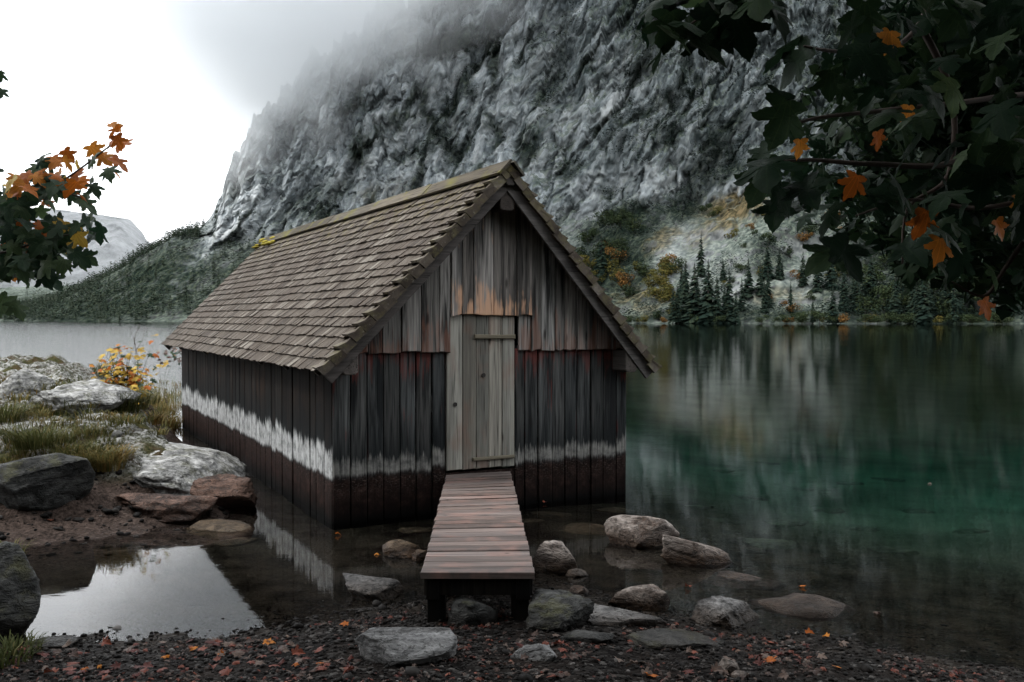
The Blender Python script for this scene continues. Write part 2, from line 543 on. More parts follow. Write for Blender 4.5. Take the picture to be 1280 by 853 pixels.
G1, G2, G3 = (0.010, 0.025, 0.016), (0.022, 0.045, 0.023), (0.048, 0.075, 0.030)
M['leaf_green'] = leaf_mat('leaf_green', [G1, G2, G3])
M['leaf_shade'] = leaf_mat('leaf_shade', [(0.004, 0.011, 0.0065), (0.009, 0.021, 0.0105), (0.020, 0.036, 0.014)], 0.25, 0.5, 0.04)  # maple green darkened, the crown's shade put into the leaf colour
M['leaf_orange'] = leaf_mat('leaf_orange', [(0.17, 0.042, 0.008), (0.33, 0.095, 0.013), (0.42, 0.18, 0.03)])
M['leaf_yellow'] = leaf_mat('leaf_yellow', [(0.14, 0.095, 0.013), (0.34, 0.22, 0.03), (0.44, 0.32, 0.07)])
M['leaf_red'] = leaf_mat('leaf_red', [(0.022, 0.006, 0.005), (0.062, 0.014, 0.010), (0.14, 0.042, 0.024)], 0.12)
M['leaf_dry'] = leaf_mat('leaf_dry', [(0.014, 0.009, 0.0075), (0.038, 0.022, 0.017), (0.10, 0.075, 0.062)], 0.1)
M['bark'] = plain('bark', (0.045, 0.038, 0.032), 0.85)
M['twig'] = plain('twig', (0.05, 0.035, 0.028), 0.8)
M['spruce'] = leaf_mat('spruce', [(0.005, 0.01, 0.0085), (0.01, 0.018, 0.014), (0.018, 0.026, 0.018)], 0.1, 0.7, 0.02)
M['bush_green'] = leaf_mat('bush_green', [(0.011, 0.0187, 0.0099), (0.0231, 0.0341, 0.0165), (0.0413, 0.0523, 0.0248)], 0.2, 0.6, 0.02)
M['bush_yellow'] = leaf_mat('bush_yellow', [(0.0292, 0.0325, 0.0104), (0.065, 0.0637, 0.0195), (0.1105, 0.0845, 0.026)], 0.2, 0.6, 0.02)
M['bush_rust'] = leaf_mat('bush_rust', [(0.039, 0.026, 0.0117), (0.0975, 0.0553, 0.0195), (0.169, 0.0845, 0.026)], 0.2, 0.6, 0.02)
M['far_forest'] = leaf_mat('far_forest', [(0.012, 0.0204, 0.0156), (0.024, 0.0348, 0.024), (0.042, 0.051, 0.0312)], 0.1, 0.7, 0.02)
M['grass'] = leaf_mat('grass', [(0.018, 0.0264, 0.0084), (0.048, 0.0552, 0.018), (0.114, 0.096, 0.036), (0.18, 0.102, 0.03)], 0.25, 0.6, 0.06)

# ================================================================== the setting
SH_X = np.array([-60, -12, -4.5, -3.06, -1.56, -1.09, -0.3, 0.4, 0.75, 1.6, 2.9, 6, 12, 40, 80.0])
SH_Y = np.array([4, 5.3, 5.6, 5.85, 6.0, 6.4, 6.9, 6.95, 6.55, 6.0, 5.45, 4.7, 3.6, 0, -4.0])
XR_Y = np.array([8.0, 9.4, 10.4, 12, 13.8, 16.5, 19.5, 21.5])
XR_X = np.array([-3.1, -2.95, -3.0, -3.75, -4.65, -5.9, -7.1, -8.4])
YF_X = np.array([-60, -12, -4.6, -3.5, -3.0])
YF_Y = np.array([7.6, 7.9, 8.3, 8.9, 9.5])
PR_D = np.array([-3, 0, 1, 2, 2.8, 5, 8, 20.0])
PR_H = np.array([-0.35, 0, 0.16, 0.42, 0.62, 0.95, 1.1, 1.1])
def bank_h(x, y):
    df = y - np.interp(x, YF_X, YF_Y)
    dr = (np.interp(y, XR_Y, XR_X) - x) * 0.88
    db = 21.5 - y
    a = np.interp(df, PR_D, PR_H)
    b = np.where(dr > 0, 0.62 * dr, 0.5 * dr)
    c = np.where(db > 0, 0.40 * db, 0.5 * db)
    return np.minimum(np.minimum(a, b), c)
def ground_parts(x, y):
    x = np.asarray(x, float)
    y = np.asarray(y, float)
    P = np.stack([x, y, np.zeros_like(x)], -1)
    n1 = fbm(P * 0.9, 4)
    n2 = fbm(P * 4.0 + 5, 3)
    d = y - np.interp(x, SH_X, SH_Y) + 0.22 * n1
    rt = sstep(0.8, 4.5, x)
    dd = np.clip(d, 0, None)
    dep = (0.045 + 0.12 * rt) * dd + (0.010 + 0.004 * rt) * dd ** 2
    dep = 9.0 * (1 - np.exp(-dep / 9.0))
    land = np.clip(-d, 0, None)
    lz = 0.07 * np.minimum(land, 4) + 0.03 * np.clip(land - 4, 0, None)
    lz = lz + 0.5 * np.clip(land - 12, 0, 140)
    z = lz - dep
    z = z + 0.022 * n2 * sstep(40, 5, np.abs(y)) + 0.03 * n1 * sstep(0, 1.2, np.abs(d))
    bh = bank_h(x + 0.35 * n1, y + 0.35 * n2 * 0.4)
    bh = bh + sstep(-0.05, 0.4, bh) * (0.30 * fbm(P * 1.1 + 9, 4, True) - 0.10 + 0.05 * n2) + sstep(-.1, .1, bh) * 0.09 * (fbm(P * 2.6 + 2, 4, True) - 0.3)
    return np.maximum(z, bh), d, bh
def ground_z(x, y):
    return ground_parts(x, y)[0]
def ground_hit(px, py, y0=3.0, y1=60.0):
    """first point where the ray through a pixel meets the ground or the water"""
    d = ray(px, py)
    Y = np.linspace(y0, y1, 2400)
    k = Y / d[1]
    X, Z = d[0] * k, CAM_H + d[2] * k
    g = np.maximum(ground_z(X, Y), 0.0)
    i = np.argmax(Z <= g)
    if Z[i] > g[i]:
        return at_z(px, py, 0.0)
    return np.array([X[i], Y[i], g[i]])

def graded(lo, hi, step, far_lo, far_hi, grow=1.28):
    a = list(np.arange(lo, hi + step * 0.5, step))
    s, v = step, a[0]
    left = []
    while v > far_lo:
        s *= grow
        v -= s
        left.append(v)
    s, v = step, a[-1]
    right = []
    while v < far_hi:
        s *= grow
        v += s
        right.append(v)
    return np.array(left[::-1] + a + right)
gx = graded(-9.5, 7.0, 0.05, -1500, 1500)
gy = graded(2.6, 21.5, 0.06, -300, 1500)
X, Y = np.meshgrid(gx, gy)
Z, D_, BH = ground_parts(X.ravel(), Y.ravel())
P = np.stack([X.ravel(), Y.ravel(), Z], -1)
nx, ny = len(gx), len(gy)
ii = np.arange(nx * ny).reshape(ny, nx)
Fq = np.stack([ii[:-1, :-1], ii[:-1, 1:], ii[1:, 1:], ii[1:, :-1]], -1).reshape(-1, 4)
nz = fbm(P * np.array([1.1, 1.1, 0]) + 3, 4)
moss_w = sstep(0.30, 0.52, BH + 0.25 * nz) * (BH > 0.02)
mud_w = sstep(-0.22, -0.04, BH) * (1 - sstep(0.30, 0.5, BH + 0.2 * nz))
silt_w = sstep(0.25, 1.3, -Z)
lime_w = sstep(0.30, 0.45, BH) * sstep(0.28, 0.46, fbm(P * np.array([0.8, 0.8, 0]) + 21, 4, True) + 0.3 * nz)
forest_w = sstep(6, 14, -D_)
def ground_mat():
    T = NT('ground')
    co = T.pos()
    v = T.voronoi(T.mapping(co, scale=(1, 1, 0.6)), 34.0, 'F1', "Color")
    vd = T.voronoi(T.mapping(co, scale=(1, 1, 0.6)), 34.0)
    vv = T.sep(v)[0]
    n1 = T.noise(co, 3.0, 6, 0.65)
    n2 = T.noise(co, 22.0, 6, 0.7)
    gravel = T.ramp(vv, [(0.0, (0.002, 0.0018, 0.0017)), (0.5, (0.007, 0.006, 0.0055)), (0.85, (0.017, 0.0155, 0.0145)), (1.0, (0.06, 0.057, 0.054))])
    gravel = T.mix(T.mapr(n1, 0.45, 0.65, 0, 0.6), gravel, (0.014, 0.010, 0.008))
    mud = T.mix(T.mapr(n2, 0.35, 0.65), (0.012, 0.009, 0.0075), (0.060, 0.044, 0.037))
    mud = T.mix(T.mapr(n1, 0.5, 0.7, 0, 0.5), mud, (0.016, 0.011, 0.009))
    moss = T.ramp(n2, [(0.3, (0.014, 0.016, 0.007)), (0.5, (0.036, 0.037, 0.015)), (0.7, (0.080, 0.068, 0.028))])
    moss = T.mix(T.mapr(n1, 0.5, 0.6, 0, 0.7), moss, (0.045, 0.029, 0.017))
    bed = T.mix(T.mapr(n1, 0.4, 0.6), (0.007, 0.0055, 0.004), (0.028, 0.022, 0.016))
    bed = T.mix(T.mapr(vd, 0.0, 0.6, 0.6, 0.0), bed, (0.020, 0.016, 0.012))
    silt = T.mix(T.mapr(T.noise(co, 0.6, 5, 0.6), 0.35, 0.65), (0.036, 0.042, 0.030), (0.085, 0.092, 0.068))
    z = T.sep(co)[2]
    under = T.mapr(z, -0.03, 0.02, 1.0, 0.0)
    col = T.mix(under, gravel, bed)
    col = T.mix(T.attr("silt"), col, silt)
    col = T.mix(T.attr("mud"), col, mud)
    col = T.mix(T.attr("moss"), col, moss)
    lim = T.mix(T.mapr(T.noise(T.mapping(co, scale=(1, 1, 2.4), rot=(.5, .3, .2)), 9.0, 8, 0.75, 0.8), 0.40, 0.60), (0.035, 0.035, 0.033), (0.34, 0.34, 0.33))
    col = T.mix(T.math('MULTIPLY', T.attr("lime"), T.mapr(n2, 0.42, 0.52, 0.0, 0.8)), col, lim)
    col = T.mix(T.attr("forest"), col, T.mix(n2, (0.02, 0.024, 0.012), (0.05, 0.042, 0.025)))
    h = T.math('ADD', T.math('MULTIPLY', vd, -0.7), T.math('MULTIPLY', n2, 0.8))
    rough = T.mapr(T.math('ABSOLUTE', z), 0.0, 0.09, 0.4, 0.8)
    T.pbsdf(col, rough, T.bump(h, 0.8, 0.03), 0.025)
    return T.m
M['ground'] = ground_mat()
me = mesh_from('ground', P, Fq, True, {'moss': moss_w, 'mud': mud_w, 'silt': silt_w, 'lime': lime_w, 'forest': forest_w})
tag(obj('ground', me, M['ground']), 'dark gravel shore, lake bed and grassy rocky bank', None, None, 'structure')

# ---- the lake: a closed body of clear green water
def water_mat():
    T = NT('lake_water')
    co = T.pos()
    s = T.sep(co)
    # wind ripples: calm by the shore, a breeze further out, most of all on the open lake to the left
    r1 = T.noise(T.mapping(co, scale=(1.0, 2.2, 1.0), rot=(0, 0, 0.25)), 1.6, 3, 0.55, 0.3)
    r2 = T.noise(T.mapping(co, scale=(1.0, 2.8, 1.0), rot=(0, 0, -0.12)), 5.5, 3, 0.6, 0.4)
    r3 = T.noise(T.mapping(co, scale=(0.25, 0.5, 1.0)), 0.5, 3, 0.55)
    breeze = T.mapr(s[1], 8.5, 24.0, 0.0, 1.0, True)
    patch = T.mapr(T.noise(T.mapping(co, scale=(0.5, 1.0, 1)), 0.06, 3, 0.5), 0.40, 0.62, 0.35, 1.0)
    leftw = T.mapr(s[0], -7.0, -16.0, 0.0, 1.0, True)
    amp = T.math('ADD', 0.03, T.math('MULTIPLY', breeze, T.math('ADD', T.math('MULTIPLY', patch, 0.10), T.math('MULTIPLY', leftw, 1.0))))
    h = T.math('ADD', T.math('MULTIPLY', r1, 0.45), T.math('MULTIPLY', r2, 0.36))
    h = T.math('MULTIPLY', h, amp)
    nrm = T.bump(h, 1.0, 0.030)
    fr = T.n("Fresnel")
    fr.inputs["IOR"].default_value = 1.40
    T.put(fr.inputs["Normal"], nrm)
    tr = T.n("BsdfRefraction")
    tr.inputs["IOR"].default_value = 1.333
    tr.inputs["Roughness"].default_value = 0.0
    T.put(tr.inputs["Normal"], nrm)
    gl = T.n("BsdfGlossy")
    gl.inputs["Roughness"].default_value = 0.015
    T.put(gl.inputs["Normal"], nrm)
    mx = T.n("MixShader")
    T.put(mx.inputs[0], fr.outputs[0])
    T.t.links.new(tr.outputs[0], mx.inputs[1])
    T.t.links.new(gl.outputs[0], mx.inputs[2])
    T.t.links.new(mx.outputs[0], T.out.inputs["Surface"])
    va = T.n("VolumeAbsorption")
    va.inputs["Color"].default_value = (0.24, 0.74, 0.69, 1)
    va.inputs["Density"].default_value = 0.55
    T.t.links.new(va.outputs[0], T.out.inputs["Volume"])
    return T.m
wx, wy0, wy1 = 1450.0, -30.0, 1480.0
V = [(-wx, wy0, -11), (wx, wy0, -11), (wx, wy1, -11), (-wx, wy1, -11), (-wx, wy0, 0), (wx, wy0, 0), (wx, wy1, 0), (-wx, wy1, 0)]
Fb = [(0, 3, 2, 1), (4, 5, 6, 7), (0, 1, 5, 4), (1, 2, 6, 5), (2, 3, 7, 6), (3, 0, 4, 7)]
tag(obj('lake', mesh_from('lake', V, Fb), water_mat()), 'calm clear green mountain lake', None, None, 'structure')

# ---- the cliff across the lake
BU = np.array([-900, -450, 0, 220, 400, 600, 800, 1000, 1280, 1600, 2300])
BD = np.array([700, 640, 560, 505, 450, 400, 350, 330, 315, 300, 280.0])
SK_U = np.array([-900, -450, -100, 0, 50, 100, 150, 190, 222, 234, 246, 256, 270, 300, 330, 400, 450, 520, 600, 700, 900, 1300, 2300])
SK_V = np.array([391, 391, 391, 386, 372, 345, 315, 292, 268, 245, 208, 186, 150, 115, 85, 40, 5, -40, -90, -150, -210, -230, -150.0])
TA_U = np.array([-900, 180, 230, 300, 400, 600, 760, 860, 940, 1000, 1280, 2300])
TA_V = np.array([392, 300, 300, 300, 290, 295, 262, 262, 238, 262, 250, 250.0])
def cliff_base(u):
    dist = np.interp(u, BU, BD)
    return np.stack([(u - 640) / F_PX * dist, dist], -1)
cu = np.concatenate([np.arange(-900, -40, 9.0), np.arange(-40, 1330, 1.95), np.arange(1330, 2300, 9.0)])
base = cliff_base(cu)
tan = np.gradient(base, axis=0)
ker = np.ones(81) / 81
tan = np.stack([np.convolve(np.pad(tan[:, k], 40, mode='edge'), ker, 'valid') for k in (0, 1)], -1)
nrm2 = np.stack([-tan[:, 1], tan[:, 0]], -1)
nrm2 = 0.25 * nrm2 / np.linalg.norm(nrm2, axis=1)[:, None] + base / np.linalg.norm(base, axis=1)[:, None]
nrm2 /= np.linalg.norm(nrm2, axis=1)[:, None]
skv = np.interp(cu, SK_U, SK_V)
tav = np.maximum(np.interp(cu, TA_U, TA_V), skv + 4)
dist = base[:, 1]
S1 = np.interp(cu, [-900, 0, 220, 400, 2300], [60, 90, 110, 95, 95])
H1 = 2 + (397.7 - tav) / F_PX * (dist + S1 * nrm2[:, 1])
S2 = S1 + np.interp(cu, [-900, 200, 240, 300, 600, 2300], [60, 70, 25, 70, 90, 90])
H2 = 2 + (397.7 - skv) / F_PX * (dist + S2 * nrm2[:, 1])
st_n = perlin(np.stack([cu / 13.0, np.zeros_like(cu), np.zeros_like(cu)], -1) + 3.3)
st_n = np.floor(st_n * 4) / 4
H2 = H2 + sstep(228, 250, cu) * (14.0 * st_n + 5.0 * perlin(np.stack([cu / 4.0, cu * 0, cu * 0], -1)))
rt_ = np.concatenate([np.linspace(0, 1, 130, endpoint=False), np.linspace(1, 2, 300, endpoint=False), np.linspace(2, 3, 24)])
Tm = rt_[:, None]
sb = np.where(Tm < 1, Tm * S1, np.where(Tm < 2, S1 + (Tm - 1) * (S2 - S1), S2 + (Tm - 2) * 260))
a01 = np.clip(Tm, 0, 1)
hz = -3.0 + (H1 + 3) * (0.55 * a01 + 0.45 * a01 ** 2) + (H2 - H1) * np.clip(Tm - 1, 0, 1) + np.clip(Tm - 2, 0, 1) * 25
PX = base[None, :, 0] + nrm2[None, :, 0] * sb
PY = base[None, :, 1] + nrm2[None, :, 1] * sb
P = np.stack([PX, PY, hz], -1)
cliffy = sstep(0.75, 1.1, Tm) * np.ones_like(PX)
leftslope = sstep(250, 200, cu)[None, :]
# strata lean, so the noise is sheared before it is read
lean = 0.24 + 0.25 * perlin(np.stack([PX, PY, hz], -1) / 160.0)
Q = np.stack([PX - lean * hz, PY, hz * 0.36], -1)
big = fbm(Q / 70.0 + 2.1, 3, True)
mid = fbm(Q / 22.0 + 7.7, 4, True)
fine = fbm(np.stack([PX - lean * hz, PY, hz * 0.45], -1) / 9.0 + 1.3, 3, True, 0.55)
ledge = fbm(np.stack([PX * 0.4 - 0.1 * hz, PY * 0.4, hz * 1.0], -1) / 20.0, 3)
def terrace(n, k):
    q = n * k
    f = np.floor(q)
    return (f + sstep(0.3, 0.7, q - f)) / k
tb = terrace(fbm(np.stack([PX - lean * hz, PY, hz * 0.6], -1) / 30.0 + 3.3, 3), 5)
tf_ = terrace(fbm(np.stack([PX - lean * hz, PY, hz * 0.6], -1) / 10.0 + 8.1, 3), 4)
wq = np.stack([PX - lean * hz, PY, hz * 0.62], -1)
wq = wq + 2.2 * np.stack([perlin(wq / 5.0), perlin(wq / 5.0 + 40), perlin(wq / 5.0 + 80)], -1)
a1, a2, ar, at_ = worley(wq * np.array([1, 1, .7]) / 24.0, 1)
b1_, b2_, br, bt = worley(wq * np.array([1, 1, .75]) / 8.0 + 5.5, 2)
c1_, c2_, cr_, ct = worley(wq / 3.2 + 9.5, 3)
blk = 0.30 * ar + 0.40 * br + 0.30 * cr_
crack = np.minimum(1, (a2 - a1) * 6.0) * 1.8 + np.minimum(1, (b2_ - b1_) * 3.0) * 2.6 + np.minimum(1, (c2_ - c1_) * 3.0) * 0.9
facet = 5.0 * (ar - .5) + 3.0 * at_ + 3.4 * (br - .5) + 2.2 * bt + 1.7 * (cr_ - .5) + 1.2 * ct
disp = cliffy * (22 * (big - 0.45) + 10.0 * (0.45 - mid) + 6.0 * ledge + facet + crack - 6.0) * (1 - 0.75 * leftslope) + (1 - cliffy) * (5 * (mid - .45) + 1.5 * fine + 0.5 * facet * 0.4) * np.clip(Tm * 2.5, 0, 1)
P[..., 0] -= nrm2[None, :, 0] * disp
P[..., 1] -= nrm2[None, :, 1] * disp
tl_ = terrace(fbm(np.stack([PX, PY, hz], -1) / 24.0 + 31.7, 4), 4)
tl2 = terrace(fbm(np.stack([PX, PY, hz], -1) / 7.0 + 41.7, 3), 3)
lat = cliffy * (3.0 * tl_) * (1 - 0.5 * leftslope)
P[..., 0] += nrm2[None, :, 1] * lat
P[..., 1] -= nrm2[None, :, 0] * lat
P[..., 2] += cliffy * (3.5 * terrace(fbm(np.stack([PX, PY, hz * .4], -1) / 18.0 + 11.7, 4), 4)) * (1 - 0.6 * leftslope)
P[..., 2] += (1 - cliffy) * 2.5 * mid * np.clip(Tm * 3, 0, 1) + cliffy * 1.5 * fine
PU, PV = project(P)
def blobs(lst, U, Vv, wob):
    r = np.zeros_like(U)
    for (u0, v0, ru, rv, an, am) in lst:
        c, s = math.cos(math.radians(an)), math.sin(math.radians(an))
        du, dv = U - u0, Vv - v0
        e = ((du * c + dv * s) / ru) ** 2 + ((-du * s + dv * c) / rv) ** 2
        r = np.maximum(r, am * sstep(1.35, 0.45, np.sqrt(e) + wob))
    return r
wob = 0.55 * fbm(P / 14.0 + 4, 4) + 0.3 * fbm(P / 3.5, 3)
VEG_SHADE = [(1230, 120, 230, 320, 0, .92), (860, 110, 230, 190, -20, .42), (700, 120, 70, 140, 12, .3), (560, 52, 52, 20, -18, 1), (448, 190, 15, 30, 0, .95), (660, 178, 18, 32, 15, .95), (806, 60, 20, 75, 14, .85), (617, 75, 8, 50, 0, .9),  # broad leading blobs put shade into the plant colour on the right face
       (712, 212, 20, 16, 0, .8), (780, 285, 70, 36, -25, .95), (770, 340, 60, 60, 0, .9), (852, 262, 28, 22, 0, .9), (300, 345, 60, 30, -35, .9), (380, 255, 60, 14, -35, .6),
       (560, 150, 60, 12, -10, .45), (850, 130, 20, 60, 18, .6), (700, 60, 10, 70, 14, .6), (880, 160, 45, 18, -30, .55), (830, 165, 26, 30, 0, .7), (690, 120, 14, 60, 16, .6),
       (370, 150, 10, 40, 18, .5), (420, 240, 40, 14, -30, .55), (470, 130, 30, 10, -20, .45), (1080, 350, 60, 60, 0, .8), (1200, 350, 150, 80, 0, 1), (1000, 395, 300, 10, 0, .8), (960, 320, 30, 30, 0, .6), (1000, 290, 50, 30, 0, .5),
       (150, 370, 160, 45, -22, 1), (60, 385, 120, 22, 0, 1), (235, 310, 30, 30, 0, .7), (215, 350, 60, 60, 0, .9)]
PALE = [(400, 140, 260, 170, -25, .62), (560, 140, 150, 110, -20, .5), (764, 120, 8, 52, 18, 1), (736, 236, 24, 20, -30, 1), (500, 215, 34, 16, -15, .8), (318, 240, 12, 48, 42, .9), (262, 305, 16, 62, 42, 1), (228, 345, 16, 30, 50, .7), (835, 325, 20, 70, 28, .45), (880, 330, 30, 40, 20, .25),  # two leading blobs brighten the left and middle face, light put into colour
        (800, 228, 36, 22, -20, .7), (900, 222, 70, 24, -10, .85), (960, 140, 22, 70, 20, .5), (330, 165, 26, 14, -20, .5), (600, 205, 60, 30, -15, .45), (1010, 350, 50, 22, -20, .25), (925, 350, 26, 40, 0, .2),
        (640, 110, 40, 60, 10, .3), (700, 300, 40, 40, 20, .2), (1055, 330, 20, 26, 0, .2)]
RUST = [(915, 262, 46, 26, -22, 1), (830, 300, 26, 14, -35, .7), (870, 300, 20, 14, 0, .5), (975, 370, 40, 12, 0, .5), (800, 375, 40, 18, 0, .6), (480, 240, 40, 18, -20, .35)]
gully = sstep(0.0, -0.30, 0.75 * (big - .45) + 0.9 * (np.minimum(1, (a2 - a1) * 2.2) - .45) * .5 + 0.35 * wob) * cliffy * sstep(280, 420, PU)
shelf = sstep(0.15, 0.5, ledge + 0.4 * wob) * cliffy * 0.4
crk = sstep(0.16, 0.02, (a2 - a1) + 0.2 * wob) * sstep(-0.05, 0.2, fbm(P / 45.0 + 6, 3)) * cliffy
veg_shade_a = np.maximum(np.maximum(blobs(VEG_SHADE, PU, PV, wob), 0.9 * crk), np.maximum(0.85 * gully, shelf))  # plants, shade blobs, and dark green laid into gullies and cracks
pale_a = blobs(PALE, PU, PV, wob) * (1 - 0.8 * gully)
rust_a = blobs(RUST, PU, PV, wob)
nr, ncl = P.shape[:2]
jj = np.arange(nr * ncl).reshape(nr, ncl)
Fq = np.stack([jj[:-1, :-1], jj[:-1, 1:], jj[1:, 1:], jj[1:, :-1]], -1).reshape(-1, 4)
def cliff_mat():
    T = NT('cliff')
    co = T.pos()
    ss = T.sep(co)
    n0 = T.noise(co, 0.12, 4, 0.6)
    n00 = T.noise(T.vadd(co, (77.0, 31.0, 12.0)), 0.12, 4, 0.6)
    wx_ = T.math('MULTIPLY', T.math('SUBTRACT', n0, 0.5), 3.0)
    wz_ = T.math('MULTIPLY', T.math('SUBTRACT', n00, 0.5), 2.0)
    co2 = T.comb(T.math('ADD', T.math('ADD', ss[0], T.math('MULTIPLY', ss[2], -0.34)), wx_), ss[1], T.math('ADD', T.math('MULTIPLY', ss[2], 0.5), wz_))
    n1 = T.noise(co2, 0.05, 4, 0.62)
    n2 = T.noise(co2, 0.16, 3, 0.6)
    n3 = T.noise(co2, 0.55, 1, 0.5)
    f = T.math('MULTIPLY', T.mapr(T.attr("blk"), 0.22, 0.78), 0.45)
    f = T.math('ADD', f, T.math('ADD', T.math('MULTIPLY', T.mapr(n2, 0.3, 0.7), 0.35), T.math('MULTIPLY', T.mapr(n3, 0.3, 0.7), 0.22)))
    rock = T.ramp(f, [(0.22, (0.075, 0.090, 0.096)), (0.45, (0.205, 0.232, 0.243)), (0.62, (0.315, 0.346, 0.36)), (0.85, (0.47, 0.497, 0.507))])
    st = T.noise(T.mapping(co2, scale=(1, 1, 0.12)), 0.30, 2, 0.6)
    rock = T.mix(T.mapr(st, 0.55, 0.66, 0, 0.65), rock, (0.07, 0.078, 0.084))
    pale = T.ramp(f, [(0.25, (0.11, 0.124, 0.132)), (0.45, (0.27, 0.294, 0.306)), (0.75, (0.46, 0.48, 0.487))])
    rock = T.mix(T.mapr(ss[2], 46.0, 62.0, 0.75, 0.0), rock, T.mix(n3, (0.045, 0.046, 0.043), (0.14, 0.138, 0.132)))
    rock = T.mix(T.attr("pale"), rock, pale)
    up = T.sep(T.normal())[2]
    lf = T.math('ADD', T.math('MULTIPLY', n1, 0.6), T.math('MULTIPLY', n2, 0.4))
    vm = T.math('ADD', up, T.math('MULTIPLY', T.math('SUBTRACT', lf, 0.5), 4.0))
    vm = T.mapr(T.math('ADD', vm, T.math('MULTIPLY', T.math('SUBTRACT', n3, 0.5), 1.2)), 0.40, 0.60, 0.0, 0.80)
    vm = T.math('MULTIPLY', vm, T.math('SUBTRACT', 1.0, T.math('MULTIPLY', T.attr("pale"), 0.85)))
    thin = T.ramp(T.mapr(n3, 0.3, 0.7), [(0.0, (0.028, 0.040, 0.034)), (0.5, (0.075, 0.094, 0.078)), (1.0, (0.15, 0.172, 0.142))])
    col = T.mix(vm, rock, thin)
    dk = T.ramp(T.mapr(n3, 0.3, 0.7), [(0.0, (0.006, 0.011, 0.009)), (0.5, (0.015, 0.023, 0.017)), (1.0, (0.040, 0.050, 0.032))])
    col = T.mix(T.math('MULTIPLY', T.attr("veg_shade"), T.mapr(n2, 0.38, 0.48, 0.75, 1.0)), col, dk)
    ru = T.ramp(T.mapr(n3, 0.3, 0.7), [(0.0, (0.026, 0.024, 0.014)), (0.5, (0.066, 0.056, 0.030)), (1.0, (0.13, 0.10, 0.055))])
    col = T.mix(T.math('MULTIPLY', T.attr("rust"), T.mapr(n2, 0.40, 0.50, 0.25, 1.0)), col, ru)
    h = T.math('ADD', T.math('MULTIPLY', n2, 0.9), T.math('MULTIPLY', n3, 0.5))
    T.pbsdf(col, 0.9, T.bump(h, 0.5, 0.8), 0.02)
    return T.m
M['cliff'] = cliff_mat()
me = mesh_from('cliff', P.reshape(-1, 3), Fq, False, {'blk': blk.ravel(), 'veg_shade': veg_shade_a.ravel(), 'pale': pale_a.ravel(), 'rust': rust_a.ravel()})
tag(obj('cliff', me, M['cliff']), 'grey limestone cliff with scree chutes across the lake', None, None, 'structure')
CL_P = P
def cliff_point(px, py):
    """the point of the cliff sheet that shows at a pixel (nearest in the picture, front side)"""
    e = (PU - px) ** 2 + (PV - py) ** 2
    i = np.argmin(e)
    return CL_P.reshape(-1, 3)[i]

# ---- the far mountain at the head of the lake
fu = np.arange(-700, 420, 3.0)
sv = np.interp(fu, [-700, -200, -60, 0, 60, 120, 160, 178, 190, 230, 420], [250, 262, 258, 270, 262, 268, 270, 285, 300, 330, 385])
ft = np.linspace(0, 1, 130)[:, None]
fd = 1500 + 450 * ft + 0 * fu[None, :]
fz = -2 + ft * ((397.7 - sv) / F_PX * 1950)[None, :]
FP = np.stack([(fu[None, :] - 640) / F_PX * fd, fd, fz], -1)
fn = fbm(FP / np.array([170, 170, 270.0]), 5, True)
FP[..., 1] -= fn * 70 * np.clip(ft * 3, 0, 1)
FP[..., 2] += fn * 6 * np.clip(ft * 2, 0, 1)
jj = np.arange(FP.shape[0] * FP.shape[1]).reshape(FP.shape[:2])
Fq2 = np.stack([jj[:-1, :-1], jj[:-1, 1:], jj[1:, 1:], jj[1:, :-1]], -1).reshape(-1, 4)
def far_mat():
    T = NT('far_mountain')
    co = T.pos()
    n1 = T.noise(co, 0.006, 7, 0.7, 0.5)
    n2 = T.noise(co, 0.03, 7, 0.75)
    z = T.sep(co)[2]
    rock = T.mix(T.mapr(n2, 0.35, 0.62), (0.06, 0.067, 0.07), (0.22, 0.228, 0.235))
    wood = T.mix(T.mapr(n2, 0.35, 0.65), (0.018, 0.026, 0.020), (0.055, 0.066, 0.05))
    f = T.mapr(T.math('ADD', n1, T.mapr(z, 0, 200, 0.13, -0.12)), 0.46, 0.56)
    T.pbsdf(T.mix(f, rock, wood), 0.9, T.bump(n2, 1.0, 30.0), 0.1)
    return T.m
tag(obj('far_mountain', mesh_from('far_mountain', FP.reshape(-1, 3), Fq2, False), far_mat()), 'pale far mountain at the head of the lake', None, None, 'structure')

# ================================================================== the boathouse
HX, HY, HYAW = -1.7468, 9.2671, 0.4797
W_, L_, SO, FO, EZ, RZ, BO, ER, AX = 3.4323, 9.3755, 0.2083, 0.3453, 1.5227, 3.5759, 1.0624, 1.455, 0.0581
XRG = W_ / 2 + AX
house = empty('boathouse', (HX, HY, 0), HYAW)
tag(house, 'weathered wooden boathouse with shingle roof standing in the lake', 'boathouse')
hu = np.array([math.cos(HYAW), math.sin(HYAW), 0])
hv = np.array([-math.sin(HYAW), math.cos(HYAW), 0])
h0 = np.array([HX, HY, 0])
def facade(px, py, back=0.0):
    """pixel to (along the facade, height) on the front wall"""
    d = ray(px, py)
    o = np.array([0, 0, CAM_H]) - h0
    k = (back - o @ hv) / (d @ hv)
    p = o + k * d
    return p @ hu, p[2]
def roof_z(x):
    return EZ + (RZ - EZ) * (x + SO) / (XRG + SO) if x < XRG else ER + (RZ - ER) * (W_ + SO - x) / (W_ + SO - XRG)

